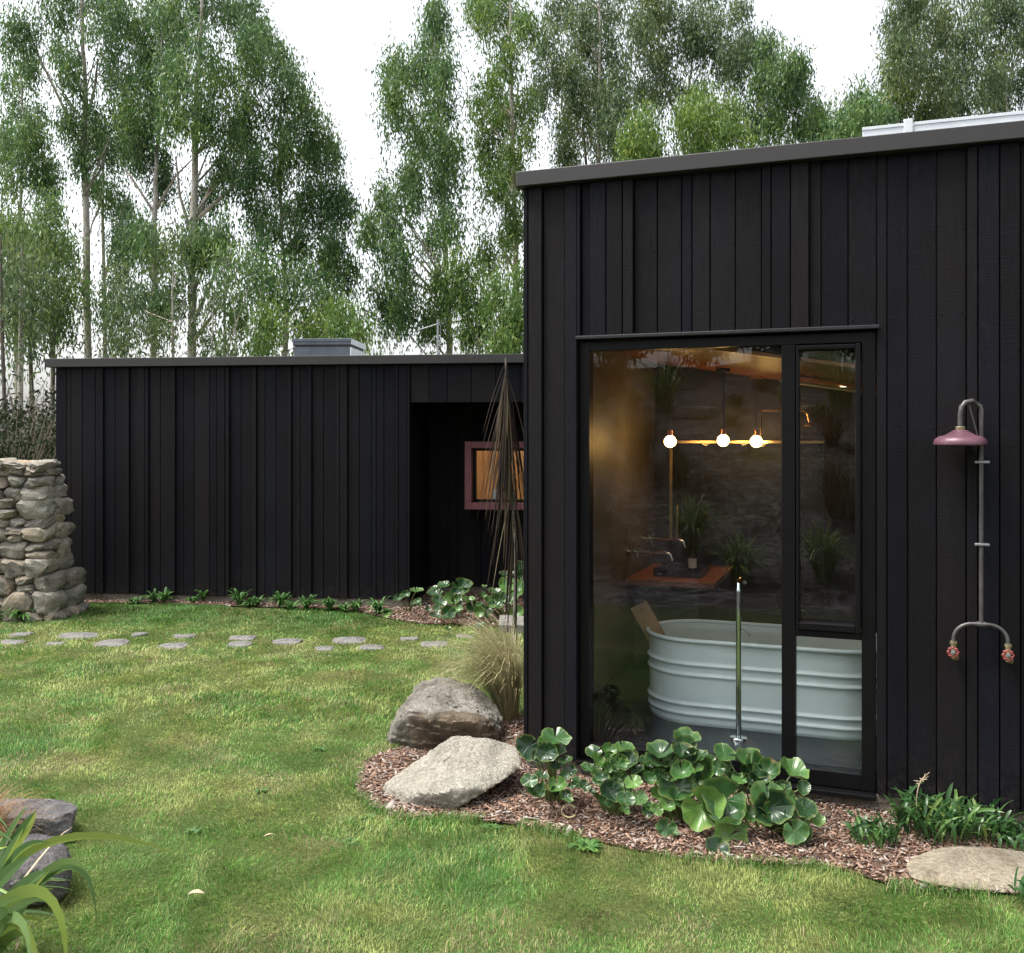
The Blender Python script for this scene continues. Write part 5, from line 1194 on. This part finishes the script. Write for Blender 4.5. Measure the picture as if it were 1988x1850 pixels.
T(3, 28, [(1860,2350),(1860,1500),(1860,800),(1850,300)], 22, [(1760,80,100,110),(1880,60,110,110),(1760,240,100,100),(1890,220,110,100),(1760,390,100,80),(1890,370,110,80),(1720,500,100,60),(1860,500,120,60),(2000,150,110,130),(2000,350,110,110),(1850,-60,180,60)],
  'gum tree at the right frame edge above the solar panels', 'gum_leaf_olive', (), 30, 1.1)
T(3, 24, [(1120,2350),(1120,1500),(1120,800),(1120,600)], 10, [(1110,520,45,40),(1130,580,70,50),(1050,620,60,30),(1020,650,50,25),(1200,600,60,40)], 'small round gum top left of the solar panels', 'gum_leaf', (), 31, 1.0)
# undergrowth seen past the low house end
for i, (px, Y, w, h, lab) in enumerate(((20,16,1.3,2.2,'dark scrubby bush behind the stone wall at the left edge'),(75,17.5,1.2,2.6,'twiggy dark bush between the stone wall and the low house'),(-60,18,2.2,3.0,'tall dark scrub bush at the far left'),(120,20,1.6,2.4,'scrub bush hidden behind the low house end'))):
    X = (px-CX)/F*Y; t = thing('scrub_bush', lab, 'bush', (X, Y, gh(X, Y)), 0, 'scrub bushes behind the stone wall'); r = np.random.default_rng(70+i)
    n = 5200; p = r.normal(0, 1, (n, 3)); p /= np.linalg.norm(p, axis=1)[:, None]; p *= (r.random(n)**.4)[:, None]*np.array([w, w*.8, h*.55]); p[:, 2] += h*.5
    keep = vnoise(p[:, 0]*3+i*9, p[:, 2]*3, .9, 5) > .38; p = p[keep]
    V, Fq = leaf_quads(p, .13, .04, r, .4); np_mesh('foliage', V, Fq, 'scrub_leaf', t); mb = MB(); rp = random.Random(i)
    for _ in range(46):
        a = rp.uniform(0, 6.28); q = rp.uniform(.1, w); mb.tube(bez((rp.uniform(-.3, .3)*w, rp.uniform(-.3, .3), 0), (q*math.cos(a)*.4, q*math.sin(a)*.4, h*.5), (q*math.cos(a), q*math.sin(a)*.8, h*rp.uniform(.6, 1.1)), 6), [.022, .018, .015, .011, .008, .004], 4)
    mb.build('stems', 'twig', t)
for i, (px, w) in enumerate(((6, 9), (34, 13), (60, 10), (98, 9))):
    Y = 21+i; X = (px-CX)/F*Y; t = thing('gum_sapling', ('thin leaning sapling stem at the left edge','pale stem rising behind the stone wall','brown stem right behind the stone wall top','slanting stem beside the low house end')[i], 'tree', (X, Y, gh(X, Y)), 0, 'thin stems behind the stone wall')
    MB().tube([(0, 0, -.1), (.05, 0, 2), (-.02+.1*(i % 2), 0, 4), (.1-.15*(i == 0), 0, 6.2)], [w*Y/F/2, w*Y/F/2*.9, w*Y/F/2*.8, .02], 8).build('trunk', 'bark_pale' if i == 1 else 'bark_dark', t, True)
    r = np.random.default_rng(i+400); p = r.normal(0, 1, (1500, 3))*np.array([.5, .5, .9])+np.array([0, 0, 5.2]); V, Fq = leaf_quads(p, .17, .04, r); np_mesh('crown', V, Fq, 'gum_leaf_olive', t)

# ------------------------------------------------------------------ planted bank behind the camera (mirrored in the window)
def bank():
    r = random.Random(5); n = 0
    for k, (x, y, h) in enumerate(((-1.2, -1.5, .62), (-2.0, -.95, .55), (-2.9, -1.4, .7))):
        tussock('bank_flax', Vector((x, y, 0)), 120, h*1.15, h*.95, (0, 0, 0), 'flax_leaf', 'strap leaved flax at the foot of the bank opposite the window', 'plant', 'flax at the foot of the bank', 280+k, .04, .5)
    for k in range(64):
        t_, s = r.uniform(1.0, 13), r.uniform(-7, 5)
        x, y = -.47*t_+.88*s-1.5, -.88*t_-.47*s
        if math.hypot(x, y) < 1.6: continue
        b = Vector((x, y, 0)); h = r.choice([.4, .55, .7, .9, 1.3, 1.6])
        if k % 3 == 0:
            o = tussock('bank_flax', b, 110, h*.9, h*.9, (0, 0, 0), 'flax_leaf', 'strap leaved flax on the bank opposite the window', 'plant', 'flax on the bank', 300+k, .035, .45)
        else:
            o = tussock('bank_tussock', b, 420, h, h*.95, (0, 0, 0), 'tussock_leaf' if k % 4 == 1 else 'bank_leaf', 'tussock grass on the bank opposite the window', 'grass plant', 'tussocks on the bank', 300+k, .009, .55)
    for k, (x, y, s) in enumerate(((-6.2, -7.2, .5), (-4.6, -8.4, .35), (-7.6, -4.8, .4))):
        z = gh(x, y); q = [Vector((x+s*r.uniform(.6, 1)*a, y+s*.6*b, z+c*s*.45)) for a in (-1, 1) for b in (-1, 1) for c in (-.4, r.uniform(.7, 1))]
        rock('boulder', q, 'boulder_pale', 'pale stone lying on the planted bank', 'stones on the bank', 40+k, 4, 14, .04)
    for k in range(11):
        t_, s = r.uniform(15, 18), -11+k*2.1; x, y = -.47*t_+.88*s-2, -.88*t_-.47*s; z = gh(x, y)
        t = thing('bank_tree', 'dark bushy tree on top of the bank opposite the window', 'tree', (x, y, z), 0, 'trees on top of the bank'); g = np.random.default_rng(500+k)
        p = g.normal(0, 1, (4200, 3)); p /= np.linalg.norm(p, axis=1)[:, None]; p *= (g.random(4200)**.35)[:, None]*np.array([1.7, 1.7, 2.1]); p[:, 2] += 2.3
        V, Fq = leaf_quads(p, .3, .11, g, .4); np_mesh('crown', V, Fq, 'scrub_leaf', t)
        MB().tube([(0, 0, -.2), (.05, 0, 1.5), (0, .05, 3.4)], [.12, .1, .04], 8).build('trunk', 'bark_dark', t, True)
bank()

# ------------------------------------------------------------------ light, sky, camera
SUN_EL, SUN_AZ = R(64), R(-95)          # azimuth from +Y towards +X : high, off to the left
w = bpy.data.worlds.new('World'); SC.world = w; w.use_nodes = True; nt = w.node_tree; nt.nodes.clear()
sky = nt.nodes.new('ShaderNodeTexSky'); sky.sky_type = 'NISHITA'; sky.sun_disc = False; sky.sun_elevation = SUN_EL; sky.sun_rotation = SUN_AZ
sky.air_density = 1.0; sky.dust_density = 4.0; sky.ozone_density = 1.0
hs = nt.nodes.new('ShaderNodeHueSaturation'); hs.inputs['Saturation'].default_value = .22
bg = nt.nodes.new('ShaderNodeBackground'); bg.inputs[1].default_value = .13; out = nt.nodes.new('ShaderNodeOutputWorld')
nt.links.new(sky.outputs[0], hs.inputs['Color']); nt.links.new(hs.outputs[0], bg.inputs[0]); nt.links.new(bg.outputs[0], out.inputs[0])
sd = bpy.data.lights.new('sun', 'SUN'); sd.energy = 1.5; sd.angle = R(22); sd.color = (1, .95, .88)
so = bpy.data.objects.new('sun', sd); link(so)
dirv = Vector((math.sin(SUN_AZ)*math.cos(SUN_EL), math.cos(SUN_AZ)*math.cos(SUN_EL), math.sin(SUN_EL)))
so.rotation_euler = dirv.to_track_quat('Z', 'Y').to_euler()
cd = bpy.data.cameras.new('camera'); cam = bpy.data.objects.new('camera', cd); link(cam)
cam.location = (0, 0, CAMH); cam.rotation_euler = (R(90), 0, 0)
cd.sensor_fit = 'HORIZONTAL'; cd.sensor_width = 36; cd.lens = F/1988*36; cd.shift_y = -(925-HZ)/1988; cd.clip_start = .05; cd.clip_end = 2000
SC.camera = cam
SC.view_settings.view_transform = 'Standard'; SC.view_settings.look = 'None'; SC.view_settings.exposure = 1.58; SC.view_settings.gamma = 1
cy = SC.cycles; cy.use_denoising = True; cy.max_bounces = 8; cy.transparent_max_bounces = 12; cy.diffuse_bounces = 3; cy.glossy_bounces = 4
try: cy.denoiser = 'OPENIMAGEDENOISE'
except Exception: pass
cy.sample_clamp_indirect = 6
